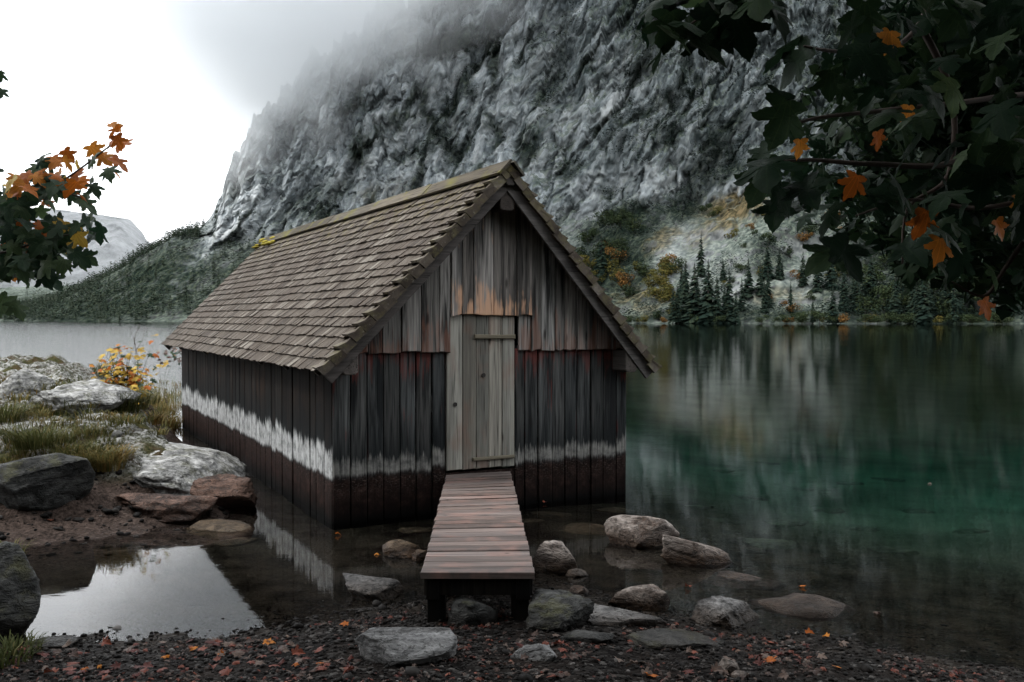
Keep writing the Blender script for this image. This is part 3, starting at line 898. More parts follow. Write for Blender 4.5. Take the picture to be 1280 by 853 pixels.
def prism(poly, depth, chamfer=0.007):
    """poly: list of (a, b) in the face plane; the face is at depth 0, the back at `depth`; chamfered front rim"""
    n = len(poly)
    c = np.mean(np.array(poly), 0)
    V, Fs = [], []
    for (a, b) in poly:
        da, db = c[0] - a, c[1] - b
        V.append((a + np.sign(da) * chamfer, b + np.sign(db) * chamfer, 0.0))
    for (a, b) in poly:
        V.append((a, b, chamfer))
    for (a, b) in poly:
        V.append((a, b, depth))
    Fs.append(tuple(range(n)))
    for r in range(2):
        for i in range(n):
            j = (i + 1) % n
            Fs.append((r * n + i, (r + 1) * n + i, (r + 1) * n + j, r * n + j))
    Fs.append(tuple(2 * n + i for i in reversed(range(n))))
    return np.array(V), Fs
def front_board(name, poly, y, depth, mat, parent=house):
    """a board on the front wall; its face lies at house y (negative is towards the camera)"""
    V, Fs = prism(poly, depth)
    W3 = np.stack([V[:, 0], y + V[:, 2], V[:, 1]], -1)
    return obj(name, mesh_from(name, W3, Fs), mat, parent)
def side_board(name, poly, x, depth, mat, parent=house):
    V, Fs = prism(poly, depth)
    W3 = np.stack([x + V[:, 2], V[:, 0], V[:, 1]], -1)
    Fs = [tuple(reversed(f)) for f in Fs]
    return obj(name, mesh_from(name, W3, Fs), mat, parent)
def box(name, lo, hi, mat, parent=None, ch=0.006):
    bm = bmesh.new()
    bmesh.ops.create_cube(bm, size=1)
    for v in bm.verts:
        for k in range(3):
            v.co[k] = lo[k] + (v.co[k] + 0.5) * (hi[k] - lo[k])
    if ch:
        bmesh.ops.bevel(bm, geom=bm.edges[:], offset=ch, segments=1, affect='EDGES')
    me = bpy.data.meshes.new(name)
    bm.to_mesh(me)
    bm.free()
    return obj(name, me, mat, parent)
def beam(name, p0, p1, w, h, mat, parent=None, up=(0, 0, 1), ch=0.005):
    """a square timber from p0 to p1"""
    p0, p1 = Vector(p0), Vector(p1)
    d = (p1 - p0)
    L = d.length
    o = box(name, (-w / 2, 0, -h / 2), (w / 2, L, h / 2), mat, parent, ch)
    y = d.normalized()
    x = y.cross(Vector(up)).normalized()
    z = x.cross(y)
    R = Matrix((x, y, z)).transposed().to_4x4()
    R.translation = p0
    o.data.transform(R)
    return o

BOT = -0.55                                          # the planks stand on the bed
# ---- left wall: vertical planks of uneven width
y = 0.0
while y < L_ - 0.05:
    w = random.choice([0.19, 0.22, 0.25, 0.28, 0.31]) * random.uniform(0.95, 1.05)
    if L_ - (y + w) < 0.12:
        w = L_ - y
    top = roof_z(0.0) - 0.035
    prd = random.uniform(-0.008, 0.006)
    e = random.uniform(-0.004, 0.004)
    side_board('side_plank', [(y + 0.006, BOT), (y + w - 0.006, BOT), (y + w - 0.006 + e, top), (y + 0.006 + e, top)], prd, 0.028, M['side_plank'])
    y += w
# right wall and back wall, seen only past the corner
y = 0.0
while y < L_ - 0.05:
    w = min(random.uniform(0.22, 0.32), L_ - y)
    V, Fs = prism([(y + 0.003, BOT), (y + w - 0.003, BOT), (y + w - 0.003, roof_z(W_) - 0.035), (y + 0.003, roof_z(W_) - 0.035)], 0.028)
    obj('side_plank', mesh_from('side_plank', np.stack([W_ - V[:, 2] + random.uniform(0, .006), V[:, 0], V[:, 1]], -1), Fs), M['side_plank'], house)
    y += w
x = 0.03
while x < W_ - 0.06:
    w = min(random.uniform(0.2, 0.3), W_ - 0.03 - x)
    V, Fs = prism([(x + .003, BOT), (x + w - .003, BOT), (x + w - .003, roof_z(x + w) - .06), (x + .003, roof_z(x) - .06)], 0.028)
    obj('back_plank', mesh_from('back_plank', np.stack([V[:, 0], L_ - V[:, 2] - .003, V[:, 1]], -1), [tuple(reversed(f)) for f in Fs]), M['side_plank'], house)
    x += w

# ---- front wall
LAP = facade(600, 439)[1]                             # lower edge of the upper boarding
DOOR_T = facade(600, 394)[1]
DOOR_B = facade(600, 585)[1]
def fa(px, py=500):
    return facade(px, py)[0]
DX0, DX1 = fa(556), fa(643)
low_left = [0.0] + [fa(p) for p in (437, 458, 479, 500, 520, 540)] + [DX0]
low_right = [DX1] + [fa(p) for p in (655.5, 672, 690, 706, 721, 738, 753, 770)] + [W_]
for edges in (low_left, low_right):
    for a, b in zip(edges[:-1], edges[1:]):
        e = random.uniform(-0.004, 0.004)
        front_board('front_plank', [(a + .005, BOT), (b - .005, BOT), (b - .005 + e, LAP + 0.05), (a + .005 + e, LAP + 0.05)], -0.006 + random.uniform(-.014, .008), 0.026, M['front_plank'])
front_board('front_plank', [(DX0 + .002, BOT), (DX1 - .002, BOT), (DX1 - .002, DOOR_B - .03), (DX0 + .002, DOOR_B - .03)], 0.0, 0.03, M['front_plank'])
# the door: boards, battens, latch hole
door_edges = [fa(p) for p in (557, 577, 594, 610, 626.5, 642)]
door = front_board('door', [(DX0 + .004, DOOR_B - .01), (DX1 - .004, DOOR_B - .01), (DX1 - .004, DOOR_T - .01), (DX0 + .004, DOOR_T - .01)], 0.006, 0.02, M['iron'])
door['label'] = 'lighter grey plank door'
for a, b in zip(door_edges[:-1], door_edges[1:]):
    front_board('door_board', [(a + .002, DOOR_B + random.uniform(-.008, .004)), (b - .002, DOOR_B + random.uniform(-.008, .004)), (b - .002, DOOR_T), (a + .002, DOOR_T)], -0.022 + random.uniform(-.004, .003), 0.026, M['door_board'], door)
def bat(p0, p1, h, y=-0.05):
    a0, z0 = facade(*p0)
    a1, z1 = facade(*p1)
    front_board('batten', [(a0, z0 - h / 2), (a1, z1 - h / 2), (a1, z1 + h / 2), (a0, z0 + h / 2)], y, 0.026, M['batten'], door)
bat((591, 421), (642, 421), 0.045)
bat((589, 574), (641, 570), 0.035)
ka, kz = facade(567.5, 505.5)
bm = bmesh.new()
bmesh.ops.create_cone(bm, cap_ends=True, segments=14, radius1=0.022, radius2=0.022, depth=0.012)
me = bpy.data.meshes.new('keyhole')
bm.to_mesh(me); bm.free()
me.transform(Matrix.Rotation(math.pi / 2, 4, 'X'))
me.transform(Matrix.Translation((ka, -0.028, kz)))
obj('keyhole', me, M['iron'], door)
ka, kz = facade(603, 469)
me2 = me.copy()
me2.transform(Matrix.Translation((-0.0 + ka - fa(567.5, 505.5), 0, kz - facade(567.5, 505.5)[1])))
obj('keyhole', me2, M['iron'], door)
# frame posts beside the door
for a, b in ((DX1 - .002, DX1 + 0.032),):
    front_board('door_jamb', [(a, DOOR_B - .05), (b, DOOR_B - .05), (b, LAP + .02), (a, LAP + .02)], -0.020, 0.02, M['front_plank'])

# ---- the gable boarding above
panel_px = [561, 575, 589, 614, 643, 662]
panel_a = [fa(p, 350) for p in panel_px]
upL = [0.04] + [fa(p, 420) for p in (437, 458, 476, 500, 524, 547)] + [panel_a[0]]
upR = [panel_a[-1]] + [fa(p, 420) for p in (674, 691, 703, 718, 729, 744, 765)] + [W_ - 0.05]
def gable_poly(a, b, z0, clear=0.07):
    tl, tr = roof_z(a) - clear, roof_z(b) - clear
    rag = [z0 + random.uniform(-.018, .012) for _ in range(3)]
    pts = [(a + .003, rag[0]), ((a + b) / 2, rag[1]), (b - .003, rag[2]), (b - .003, max(tr, rag[2] + .01))]
    if a < XRG < b:
        pts.append((XRG, roof_z(XRG) - clear))
    pts.append((a + .003, max(tl, rag[0] + .01)))
    return pts
for edges in (upL, upR):
    for a, b in zip(edges[:-1], edges[1:]):
        front_board('gable_plank', gable_poly(a, b, LAP), -0.048 + random.uniform(-.012, .008), 0.026, M['gable_plank'])
for a, b in zip(panel_a[:-1], panel_a[1:]):
    o = front_board('gable_plank', gable_poly(a, b, DOOR_T), -0.062 + random.uniform(-.01, .008), 0.026, M['panel_plank'])
    o['label'] = 'gable board above the door weathered to orange at its foot'
# narrow boards between panel and door jamb under the panel
for a, b in ((panel_a[0] - .0, DX0 + .001), (DX1 + .034, panel_a[-1])):
    if b - a > 0.02:
        front_board('gable_plank', [(a, LAP), (b, LAP), (b, DOOR_T + .02), (a, DOOR_T + .02)], -0.034, 0.022, M['gable_plank'])

# ---- roof deck, rafters, barge boards, purlins
yb0, yb1 = -FO, L_ + BO
def slope_frame(side):
    if side < 0:
        e, r = Vector((-SO, 0, EZ)), Vector((XRG, 0, RZ))
    else:
        e, r = Vector((W_ + SO, 0, ER)), Vector((XRG, 0, RZ))
    d = (r - e)
    ln = d.length
    d.normalize()
    nrm = d.cross(Vector((0, 1, 0)))
    if nrm.z < 0: nrm = -nrm
    return e, r, d, nrm, ln
M['roof_board'] = wood_mat('roof_board', (0.035, 0.032, 0.03), (0.12, 0.11, 0.10), grain_axis=1, black=0.3)
for side in (-1, 1):
    e, r, d, nv, ln = slope_frame(side)
    q = []
    for t, off in ((0.01, -0.03), (ln - 0.01, -0.03), (ln - 0.01, -0.055), (0.01, -0.055)):
        for yy in (yb0 + 0.05, yb1 - 0.05):
            q.append(e + d * t + nv * off + Vector((0, yy, 0)))
    Fs = [(0, 1, 3, 2), (2, 3, 5, 4), (4, 5, 7, 6), (6, 7, 1, 0), (0, 2, 4, 6), (1, 7, 5, 3)]
    obj('roof_deck', mesh_from('roof_deck', [tuple(v) for v in q], Fs), M['roof_board'], house)
    # barge board on the front rake and on the back rake
    for yy in (yb0 + 0.075, yb1 - 0.075):
        p0 = e + d * (-0.01) + nv * -0.125 + Vector((0, yy, 0))
        p1 = e + d * (ln - 0.035) + nv * -0.125 + Vector((0, yy, 0))
        b = beam('barge_board', p0, p1, 0.034, 0.125, M['barge'], house, up=tuple(nv))
    # rafters behind it
    for yy in np.linspace(yb0 + 0.5, yb1 - 0.4, 9):
        p0 = e + d * 0.02 + nv * -0.105 + Vector((0, yy, 0))
        p1 = e + d * (ln - 0.08) + nv * -0.105 + Vector((0, yy, 0))
        beam('rafter', p0, p1, 0.08, 0.09, M['roof_board'], house, up=tuple(nv))
# purlin ends: wall plates and ridge beam stick out under the roof
def purlin(a, z, w, h, mat, tip=-0.30):
    V, Fs = prism([(a - w / 2, z - h * .40), (a - w * .3, z - h / 2), (a + w * .3, z - h / 2), (a + w / 2, z - h * .40), (a + w / 2, z + h / 2), (a - w / 2, z + h / 2)], 0.5)
    return obj('purlin', mesh_from('purlin', np.stack([V[:, 0], tip + V[:, 2], V[:, 1]], -1), Fs), mat, house)
a, z = facade(437, 452, -0.25); purlin(a, z, 0.16, 0.26, M['beam'], -0.27)
a, z = facade(788, 452, -0.25); purlin(a, z, 0.15, 0.24, M['beam'], -0.27)
a, z = facade(633, 252, -0.25); purlin(a, z, 0.16, 0.19, M['beam'], -0.27)
a, z = facade(637, 222, -0.30); purlin(a, z, 0.11, 0.17, M['barge'], -0.335)

# ---- shingles: the ones nearest the camera are pieces of their own
def shingle_geo(e, d, nv, t, y0, y1, ln, thick, lift, skew):
    """a wedge with its butt at slope distance t"""
    up = []
    for (tt, yy, off) in ((t, y0, lift + thick), (t + skew, y1, lift + thick), (t + ln, y1, 0.004), (t + ln, y0, 0.004),
                          (t, y0, lift), (t + skew, y1, lift), (t + ln, y1, -0.006), (t + ln, y0, -0.006)):
        up.append(e + d * tt + nv * (off - 0.03) + Vector((0, yy, 0)))
    return [tuple(v) for v in up]
SHF = [(0, 1, 2, 3), (4, 7, 6, 5), (0, 4, 5, 1), (1, 5, 6, 2), (2, 6, 7, 3), (3, 7, 4, 0)]
cands = []
rest_V, rest_F, rest_r = [], [], []
hmat = Matrix.Translation((HX, HY, 0)) @ Matrix.Rotation(HYAW, 4, 'Z')
for side in (-1, 1):
    e, r, d, nv, ln = slope_frame(side)
    ncourse = 20
    exp_ = ln / ncourse
    for k in range(ncourse):
        yy = yb0 + 0.17
        rowoff = random.uniform(-.01, .01)
        while yy < yb1 - 0.02:
            w = random.uniform(0.075, 0.15)
            w = min(w, yb1 - yy)
            g = shingle_geo(e, d, nv, k * exp_ - 0.02 + rowoff + random.uniform(-.010, .010), yy + .002, yy + w - .002, min(exp_ * 1.55, ln - k * exp_), random.uniform(.010, .018), 0.020 + random.uniform(-.003, .008), random.uniform(-.008, .008))
            rv = float(np.clip(random.gauss(0.46, 0.30), 0, 1))
            c = hmat @ Vector(g[0])
            cands.append((side, (c - Vector((0, 0, 2))).length, g, rv))
            yy += w
left = sorted([c for c in cands if c[0] < 0], key=lambda c: c[1])
for c in left[:300]:
    me = mesh_from('shingle', c[2], SHF, False, {'rnd': np.full(8, c[3])})
    obj('shingle', me, M['shingle'], house)
for c in left[300:] + [c for c in cands if c[0] > 0]:
    b0 = len(rest_V)
    rest_V += c[2]
    rest_F += [tuple(b0 + i for i in f) for f in SHF]
    rest_r += [c[3]] * 8
o = obj('shingles', mesh_from('shingles', rest_V, rest_F, False, {'rnd': np.array(rest_r)}), M['shingle'], house)
tag(o, kind='stuff')
# rake shingles: thick short blocks nailed along the front edge of both slopes
for side in (-1, 1):
    e, r, d, nv, ln = slope_frame(side)
    ncourse = 20
    exp_ = ln / ncourse
    for k in range(ncourse):
        t0, t1 = k * exp_ - 0.02, (k + 1) * exp_ - 0.012
        lf = 0.034 + random.uniform(-.004, .012)
        j = random.uniform(-.012, .012)
        y0, y1 = yb0 + 0.002 + j * .5, yb0 + 0.172
        # top wedge
        V, Fs = [], []
        def quadbox(pts8):
            b0 = len(V)
            V.extend(pts8)
            Fs.extend([tuple(b0 + i for i in f) for f in SHF])
        top = shingle_geo(e, d, nv, t0, y0, y1, exp_ * 0.99, 0.030, lf, random.uniform(-.01, .01))
        quadbox(top)
        rv = float(np.clip(random.gauss(0.75, 0.2), 0, 1))
        obj('rake_shingle', mesh_from('rake_shingle', V, Fs, False, {'rnd': np.full(len(V), rv)}), M['rake'], house)
        # face block below it
        V, Fs = [], []
        dt = random.uniform(0, .014)
        hgt = 0.085 + random.uniform(-.012, .008)
        yf = yb0 - 0.006 + random.uniform(-.006, .010)
        pts = []
        for (tt, off) in ((t0 + .004, lf - .034), (t1 - .004, lf - .048 + random.uniform(0, .01)), (t1 - dt, lf - .045 - hgt), (t0 + dt, lf - .034 - hgt)):
            for yy in (yf + random.uniform(-.004, .004), yf + 0.045):
                pts.append(tuple(e + d * tt + nv * off + Vector((0, yy, 0))))
        Fs = [(0, 2, 4, 6), (1, 7, 5, 3), (0, 1, 3, 2), (2, 3, 5, 4), (4, 5, 7, 6), (6, 7, 1, 0)]
        rv = float(np.clip(random.gauss(0.5, 0.25), 0, 1))
        obj('rake_block', mesh_from('rake_block', pts, Fs, False, {'rnd': np.full(8, rv)}), M['rake'], house)
# ridge cap boards
for side in (-1, 1):
    e, r, d, nv, ln = slope_frame(side)
    yy = yb0 - 0.04
    k = 0
    while yy < yb1:
        L1 = min(1.9 + 0.4 * random.random(), yb1 + 0.02 - yy)
        lo, hi = 0.185, -0.015 if side < 0 else 0.002
        pts = []
        lift = 0.012 + 0.006 * (k % 2)
        for (tt, off) in ((ln - lo, lift), (ln - hi, lift), (ln - hi, lift + .024), (ln - lo, lift + .024)):
            for y2 in (yy, yy + L1 - .004):
                pts.append(tuple(e + d * tt + nv * off + Vector((0, y2, 0))))
        Fs = [(0, 1, 3, 2), (2, 3, 5, 4), (4, 5, 7, 6), (6, 7, 1, 0), (0, 2, 4, 6), (1, 7, 5, 3)]
        obj('ridge_board', mesh_from('ridge_board', pts, Fs), M['ridge'], house)
        yy += L1
        k += 1
# moss cushions on the far end of the ridge
def blob_mesh(name, n=2, amp=0.35, seed=0, attrs=None):
    bm = bmesh.new()
    bmesh.ops.create_icosphere(bm, subdivisions=n, radius=1)
    V = np.array([v.co[:] for v in bm.verts])
    Fs = [[v.index for v in f.verts] for f in bm.faces]
    bm.free()
    V = V * (1 + amp * fbm(V * 1.7 + seed * 13.1, 3))[:, None]
    return V, Fs
M['moss'] = plain('moss', (0.23, 0.19, 0.03), 0.95, 0.1)
for k in range(14):
    yy = yb1 - random.random() ** 1.5 * 1.6 - 0.05
    V, Fs = blob_mesh('m', 2, 0.4, k)
    V = V * np.array([0.05 + .05 * random.random(), 0.10 + .12 * random.random(), 0.02 + 0.02 * random.random()])
    s_ = random.uniform(-.18, 0.02)
    V += np.array([XRG + s_, yy, RZ + 0.015 + min(0, s_) * 0.98])
    obj('moss_cushion', mesh_from('moss_cushion', V, Fs, True), M['moss'], house)
# inside, a floor ledge that keeps the planks upright
beam('sill_beam', (0.1, 0.09, 0.25), (W_ - 0.1, 0.09, 0.25), 0.1, 0.12, M['roof_board'], house)

# ================================================================== the pier
DK_Z = facade(598, 590)[1] - 0.005
pe_l, pe_r = at_z(527, 716, DK_Z), at_z(669, 717, DK_Z)
pd_l, pd_r = at_z(558, 593, DK_Z), at_z(638, 589, DK_Z)
pier = empty('pier', ((pe_l[0] + pe_r[0]) / 2, pe_l[1], 0))
tag(pier, 'narrow plank footbridge leading from the shore to the boathouse door', 'footbridge')
y_front = (pe_l[1] + pe_r[1]) / 2
npl = 27
def lr(y):
    tl = (y - pe_l[1]) / (pd_l[1] - pe_l[1])
    tr = (y - pe_r[1]) / (pd_r[1] - pe_r[1])
    return pe_l[0] + (pd_l[0] - pe_l[0]) * tl, pe_r[0] + (pd_r[0] - pe_r[0]) * tr
y_back_l, y_back_r = pd_l[1], pd_r[1]
px0, py0 = pier.location.x, pier.location.y
for k in range(npl):
    f0, f1 = k / npl, (k + 1) / npl
    yl0, yl1 = y_front + (y_back_l - y_front) * f0, y_front + (y_back_l - y_front) * f1
    yr0, yr1 = y_front + (y_back_r - y_front) * f0, y_front + (y_back_r - y_front) * f1
    g = 0.009
    jl, jr = random.uniform(-.005, .005), random.uniform(-.005, .005)
    zt = DK_Z + random.uniform(-.004, .004)
    xl, xr = lr((yl0 + yl1) / 2)[0] + jl, lr((yr0 + yr1) / 2)[1] + jr
    q = [(xl, yl0 + g), (xr, yr0 + g), (xr, yr1 - g), (xl, yl1 - g)]
    V, Fs = prism([(a - px0, b - py0) for a, b in q], 0.042, 0.005)
    V = np.stack([V[:, 0], V[:, 1], zt - V[:, 2] + 0.0], -1)
    obj('deck_plank', mesh_from('deck_plank', V, Fs), M['deck_plank'], pier)
for s, xx in ((0, 0.07), (1, -0.07)):
    a = lr(y_front + 0.05)[s] + xx - px0
    b = lr(y_back_l - 0.4)[s] + xx - px0
    beam('stringer', (a, 0.03, DK_Z - 0.115), (b, y_back_l - py0 - 0.25, DK_Z - 0.115), 0.09, 0.14, M['pier_post'], pier)
    for yy, wd in ((0.12, 0.115), (2.1, 0.11)):
        xl = lr(py0 + yy)[s] + (0.09 if s == 0 else -0.09) - px0
        gz0 = float(ground_z(xl + px0, yy + py0)) - 0.25
        beam('post', (xl, yy, gz0), (xl, yy, DK_Z - 0.05), wd, wd, M['pier_post'], pier, up=(0, 1, 0))
    # the lighter split stake beside the left post
st = lr(py0 + 0.10)[0] + 0.03 - px0
beam('crossbeam', (lr(y_front + .1)[0] - px0 + .01, 0.10, DK_Z - 0.105), (lr(y_front + .1)[1] - px0 - .01, 0.10, DK_Z - 0.105), 0.10, 0.11, M['pier_post'], pier)

# ================================================================== rocks
def rock_mesh(seed, n=5, flat=0.55, noise=0.10, planes=13, fine=0.05):
    r = np.random.default_rng(seed)
    bm = bmesh.new()
    bmesh.ops.create_icosphere(bm, subdivisions=n, radius=1)
    V = np.array([v.co[:] for v in bm.verts])
    Fs = np.array([[v.index for v in f.verts] for f in bm.faces])
    bm.free()
    N = r.normal(size=(planes, 3))
    N /= np.linalg.norm(N, axis=1)[:, None]
    Dp = r.uniform(0.50, 0.92, planes)
    top = np.array([r.uniform(-.22, .22), r.uniform(-.30, .05), 1.0])
    top /= np.linalg.norm(top)
    N = np.vstack([N, top])
    Dp = np.append(Dp, flat)
    dots = V @ N.T
    rad = np.where(dots > 0.05, Dp / np.maximum(dots, 0.05), 9).min(1)
    rad = np.minimum(rad, 1.05)
    V = V * rad[:, None]
    # a second set of small breaks: random planes that slice edges off
    for _ in range(18):
        nn_ = r.normal(size=3)
        nn_ /= np.linalg.norm(nn_)
        d0 = np.quantile(V @ nn_, r.uniform(.78, .96))
        ex = np.maximum(V @ nn_ - d0, 0)
        V = V - ex[:, None] * nn_ * r.uniform(.75, 1.0)
    nn = fbm(V * 1.6 + seed * 3.7, 4)
    fr = fbm(V * np.array([3.0, 3.0, 6.0]) + seed * 1.9, 4, True)
    st = fbm(V * np.array([1.2, 1.2, 9.0]) + seed * 5.1, 3)
    q = nn * 7
    ter = (np.floor(q) + sstep(.35, .65, q - np.floor(q))) / 7
    V = V * (1 + noise * (0.10 * nn + 0.8 * ter) + 1.1 * fine * fr + 0.07 * st)[:, None]
    return V, Fs
def rock(name, px, py, wpx, hpx, mat, label, seed, dr=0.7, flat=0.55, n=5, hz=None, yaw=0.0, sunk=0.45, noise=0.12, cat='rock', group=None, Yat=None, zb=None, fine=0.06, tilt=0.0, hmul=1.0):
    """a rock whose front foot shows at pixel (px, py), wpx wide and hpx tall in the photograph"""
    p = ground_hit(px, py) if zb is None else at_z(px, py, zb)
    if Yat is not None:
        p = at_y(px, py, Yat)
    Yd = p[1]
    w = wpx * Yd / F_PX
    dp = dr * w
    h = hpx * Yd / F_PX
    h = max(0.35 * h, h - dp * 0.8 * CAM_H / Yd) * hmul
    V, Fs = rock_mesh(seed, 5 if wpx > 80 else 4, flat, noise, fine=fine)
    lo, hi = V.min(0), V.max(0)
    V = (V - (lo + hi) / 2) / (hi - lo)                      # unit box
    V = V * np.array([w, dp, h / (1 - sunk)])
    c, s = math.cos(yaw), math.sin(yaw)
    V = np.stack([V[:, 0] * c - V[:, 1] * s, V[:, 0] * s + V[:, 1] * c, V[:, 2] + tilt * V[:, 0]], -1)
    zmin = V[:, 2].min()
    V[:, 2] -= zmin + sunk * (V[:, 2].max() - zmin)
    o = obj(name, mesh_from(name, V, Fs, True), M[mat])
    o.location = (p[0], p[1] + dp * 0.42, p[2])
    return tag(o, label, cat, group)
ROCKS = [
    # shore and shallows round the footbridge
    ('boulder', 461, 750, 84, 34, 'grey_rock', 'rounded pale grey boulder in the shallows left of the footbridge', 3, dict(dr=.7, flat=.6, tilt=-.12)),
    ('stone', 500, 698, 52, 26, 'tan_rock', 'small ribbed tan stone in the water left of the footbridge', 5, dict(dr=.7)),
    ('boulder', 503, 834, 138, 58, 'grey_rock', 'large flat topped grey boulder on the gravel in front', 8, dict(dr=.62, flat=.42, n=5, sunk=.3, noise=.08)),
    ('boulder', 693, 716, 60, 46, 'pale_rock', 'jagged pale rock close to the right of the footbridge', 12, dict(dr=.7, n=5, noise=.2, fine=.12)),
    ('boulder', 806, 684, 96, 46, 'pale_rock', 'pale topped brown boulder in the water near the boathouse corner', 14, dict(dr=.65, flat=.5, n=5, tilt=-.10)),
    ('boulder', 874, 706, 94, 40, 'pale_rock', 'long tan boulder sloping down to the right in the lake', 17, dict(dr=.5, flat=.55, tilt=-.3, n=5)),
    ('rock_slab', 800, 764, 78, 42, 'pale_rock', 'pale broken slab on the shore right of the footbridge, upper one', 21, dict(dr=.7, flat=.4, n=5, noise=.16, fine=.1)),
    ('rock_slab', 786, 786, 112, 30, 'grey_rock', 'low grey slab in front of the pale broken slab', 24, dict(dr=.5, flat=.4, tilt=-.1)),
    ('boulder', 914, 786, 94, 48, 'grey_rock', 'rough pitted grey rock at the water edge right of the slabs', 27, dict(dr=.7, flat=.6, n=5, noise=.2, fine=.14, tilt=-.2)),
    ('stone', 668, 826, 62, 32, 'grey_rock', 'small pointed grey stone on the gravel beside the flat boulder', 31, dict(dr=.8, flat=.7)),
    ('boulder', 700, 790, 92, 58, 'dark_rock', 'dark jagged rock right beside the footbridge post', 33, dict(dr=.8, n=5, noise=.22, fine=.12)),
    ('boulder', 590, 782, 66, 46, 'dark_rock', 'dark rock in the shadow under the footbridge', 36, dict(dr=.9, noise=.2)),
    ('rock_slab', 850, 812, 130, 26, 'dark_rock', 'flat dark slab sunk in the gravel right of the footbridge', 38, dict(dr=.6, flat=.35)),
    ('rock_slab', 735, 806, 70, 22, 'dark_rock', 'low dark slab in the gravel near the footbridge post', 39, dict(dr=.6, flat=.4)),
    ('stone', 911, 842, 32, 22, 'pale_rock', 'small upright pale stone on the gravel at right', 41, dict(dr=.6)),
    ('stone', 926, 849, 26, 10, 'pale_rock', 'small flat white stone at the bottom edge', 43, dict(dr=.6, flat=.4)),
    ('stone', 722, 722, 30, 14, 'grey_rock', 'small flat grey stone behind the jagged pale rock', 44, dict(dr=.8, flat=.5)),
    ('stone', 724, 742, 28, 12, 'pale_rock', 'small pale stone at the waterline right of the footbridge', 46, dict(dr=.8, flat=.5)),
    ('stone', 525, 702, 22, 16, 'tan_rock', 'little tan stone touching the left edge of the footbridge', 47, dict(dr=.8)),
    # left side
    ('boulder', 28, 648, 124, 92, 'dark_rock', 'big dark boulder under the grass on the left bank', 51, dict(dr=.8, flat=.75, n=5, noise=.14, sunk=.15)),
    ('boulder', -14, 806, 100, 136, 'dark_rock', 'tall mossy boulder at the left edge by the pool', 53, dict(dr=.8, flat=.8, n=5, noise=.14, sunk=.1)),
    ('rock_slab', 50, 812, 74, 18, 'dark_rock', 'flat black stone at the near edge of the pool', 55, dict(dr=.6, flat=.5)),
    ('limestone_outcrop', 200, 610, 150, 84, 'limestone', 'white limestone hump sloping to the boathouse on the left bank', 57, dict(dr=1.9, flat=.34, n=5, noise=.2, fine=.10, sunk=.55, tilt=-.30, hmul=.8)),
    ('limestone_outcrop', 60, 520, 170, 54, 'limestone', 'long pale limestone ledge along the top of the left bank', 59, dict(dr=.8, flat=.5, n=5, noise=.22, fine=.14, sunk=.45, hmul=1.1)),
    ('limestone_outcrop', 12, 500, 90, 34, 'limestone', 'pale limestone ledge at the far left of the bank', 60, dict(dr=.8, flat=.5, n=5, noise=.22, fine=.14, sunk=.3, hmul=1.5)),
    ('rock_slab', 28, 545, 92, 22, 'limestone', 'low grey slab in the grass above the dark boulder', 62, dict(dr=.6, flat=.4, fine=.1)),
    ('rock_slab', 70, 552, 50, 20, 'limestone', 'small dark edged slab in the grass of the bank', 64, dict(dr=.6, flat=.4, fine=.1)),
    ('brown_outcrop', 268, 634, 96, 44, 'brown_rock', 'cracked reddish brown rock at the foot of the limestone hump', 66, dict(dr=.7, flat=.5, n=5, noise=.2, fine=.13)),
    ('rock_slab', 190, 650, 150, 40, 'brown_rock', 'low reddish slab at the waterline of the left bank', 67, dict(dr=.6, flat=.35, n=5, fine=.1)),
    ('stone', 217, 610, 20, 14, 'limestone', 'round white stone on the brown bank', 68, dict(dr=.9)),
    ('stone', 241, 642, 40, 14, 'limestone', 'flat white stone by the cracked brown rock', 70, dict(dr=.7, flat=.45)),
    ('stone', 145, 547, 14, 9, 'limestone', 'small white stone in the grass of the bank', 71, dict(dr=.9)),
    ('stone', 262, 622, 26, 12, 'brown_rock', 'small brown stone lying on the cracked rock', 72, dict(dr=.9)),
]
for (nm, px, py, wp, hp, mt, lb, sd_, kw) in ROCKS:
    rock(nm, px, py, wp, hp, mt, lb, sd_, cat=('stone' if nm == 'stone' else 'rock'), **kw)
# slabs lying under the water
SUB = [(515, 664, 56, 'tan_rock', 'flat tan slab under water behind the ribbed stone'), (690, 645, 56, 'tan_rock', 'thin tan slab under water at the foot of the boathouse'),
       (735, 664, 92, 'tan_rock', 'long brown slab under water left of the pale topped boulder'), (765, 638, 50, 'tan_rock', 'short tan slab under water below the boathouse corner'),
       (662, 652, 40, 'tan_rock', 'small tan slab under water beside the footbridge'), (262, 662, 110, 'tan_rock', 'wide tan slab under water in front of the brown rock'),
       (300, 678, 84, 'tan_rock', 'narrow tan slab under water in the boathouse reflection'), (160, 692, 70, 'tan_rock', 'round tan slab under water at the back of the pool'),
       (935, 728, 104, 'brown_rock', 'dark brown slab under water right of the long tan boulder'), (1010, 762, 130, 'brown_rock', 'large dark slab under water near the right shore'),
       (870, 634, 44, 'bed_rock', 0), (930, 622, 50, 'bed_rock', 0), (985, 655, 60, 'bed_rock', 0), (1030, 640, 46, 'bed_rock', 0), (905, 652, 56, 'bed_rock', 0), (960, 680, 70, 'bed_rock', 0),
       (1075, 662, 56, 'bed_rock', 0), (1120, 690, 60, 'bed_rock', 0), (850, 612, 36, 'bed_rock', 0), (1000, 612, 40, 'bed_rock', 0), (1060, 605, 40, 'bed_rock', 0), (1150, 640, 50, 'bed_rock', 0),
       (1210, 665, 60, 'bed_rock', 0), (900, 590, 34, 'bed_rock', 0), (960, 580, 34, 'bed_rock', 0), (1110, 600, 40, 'bed_rock', 0)]
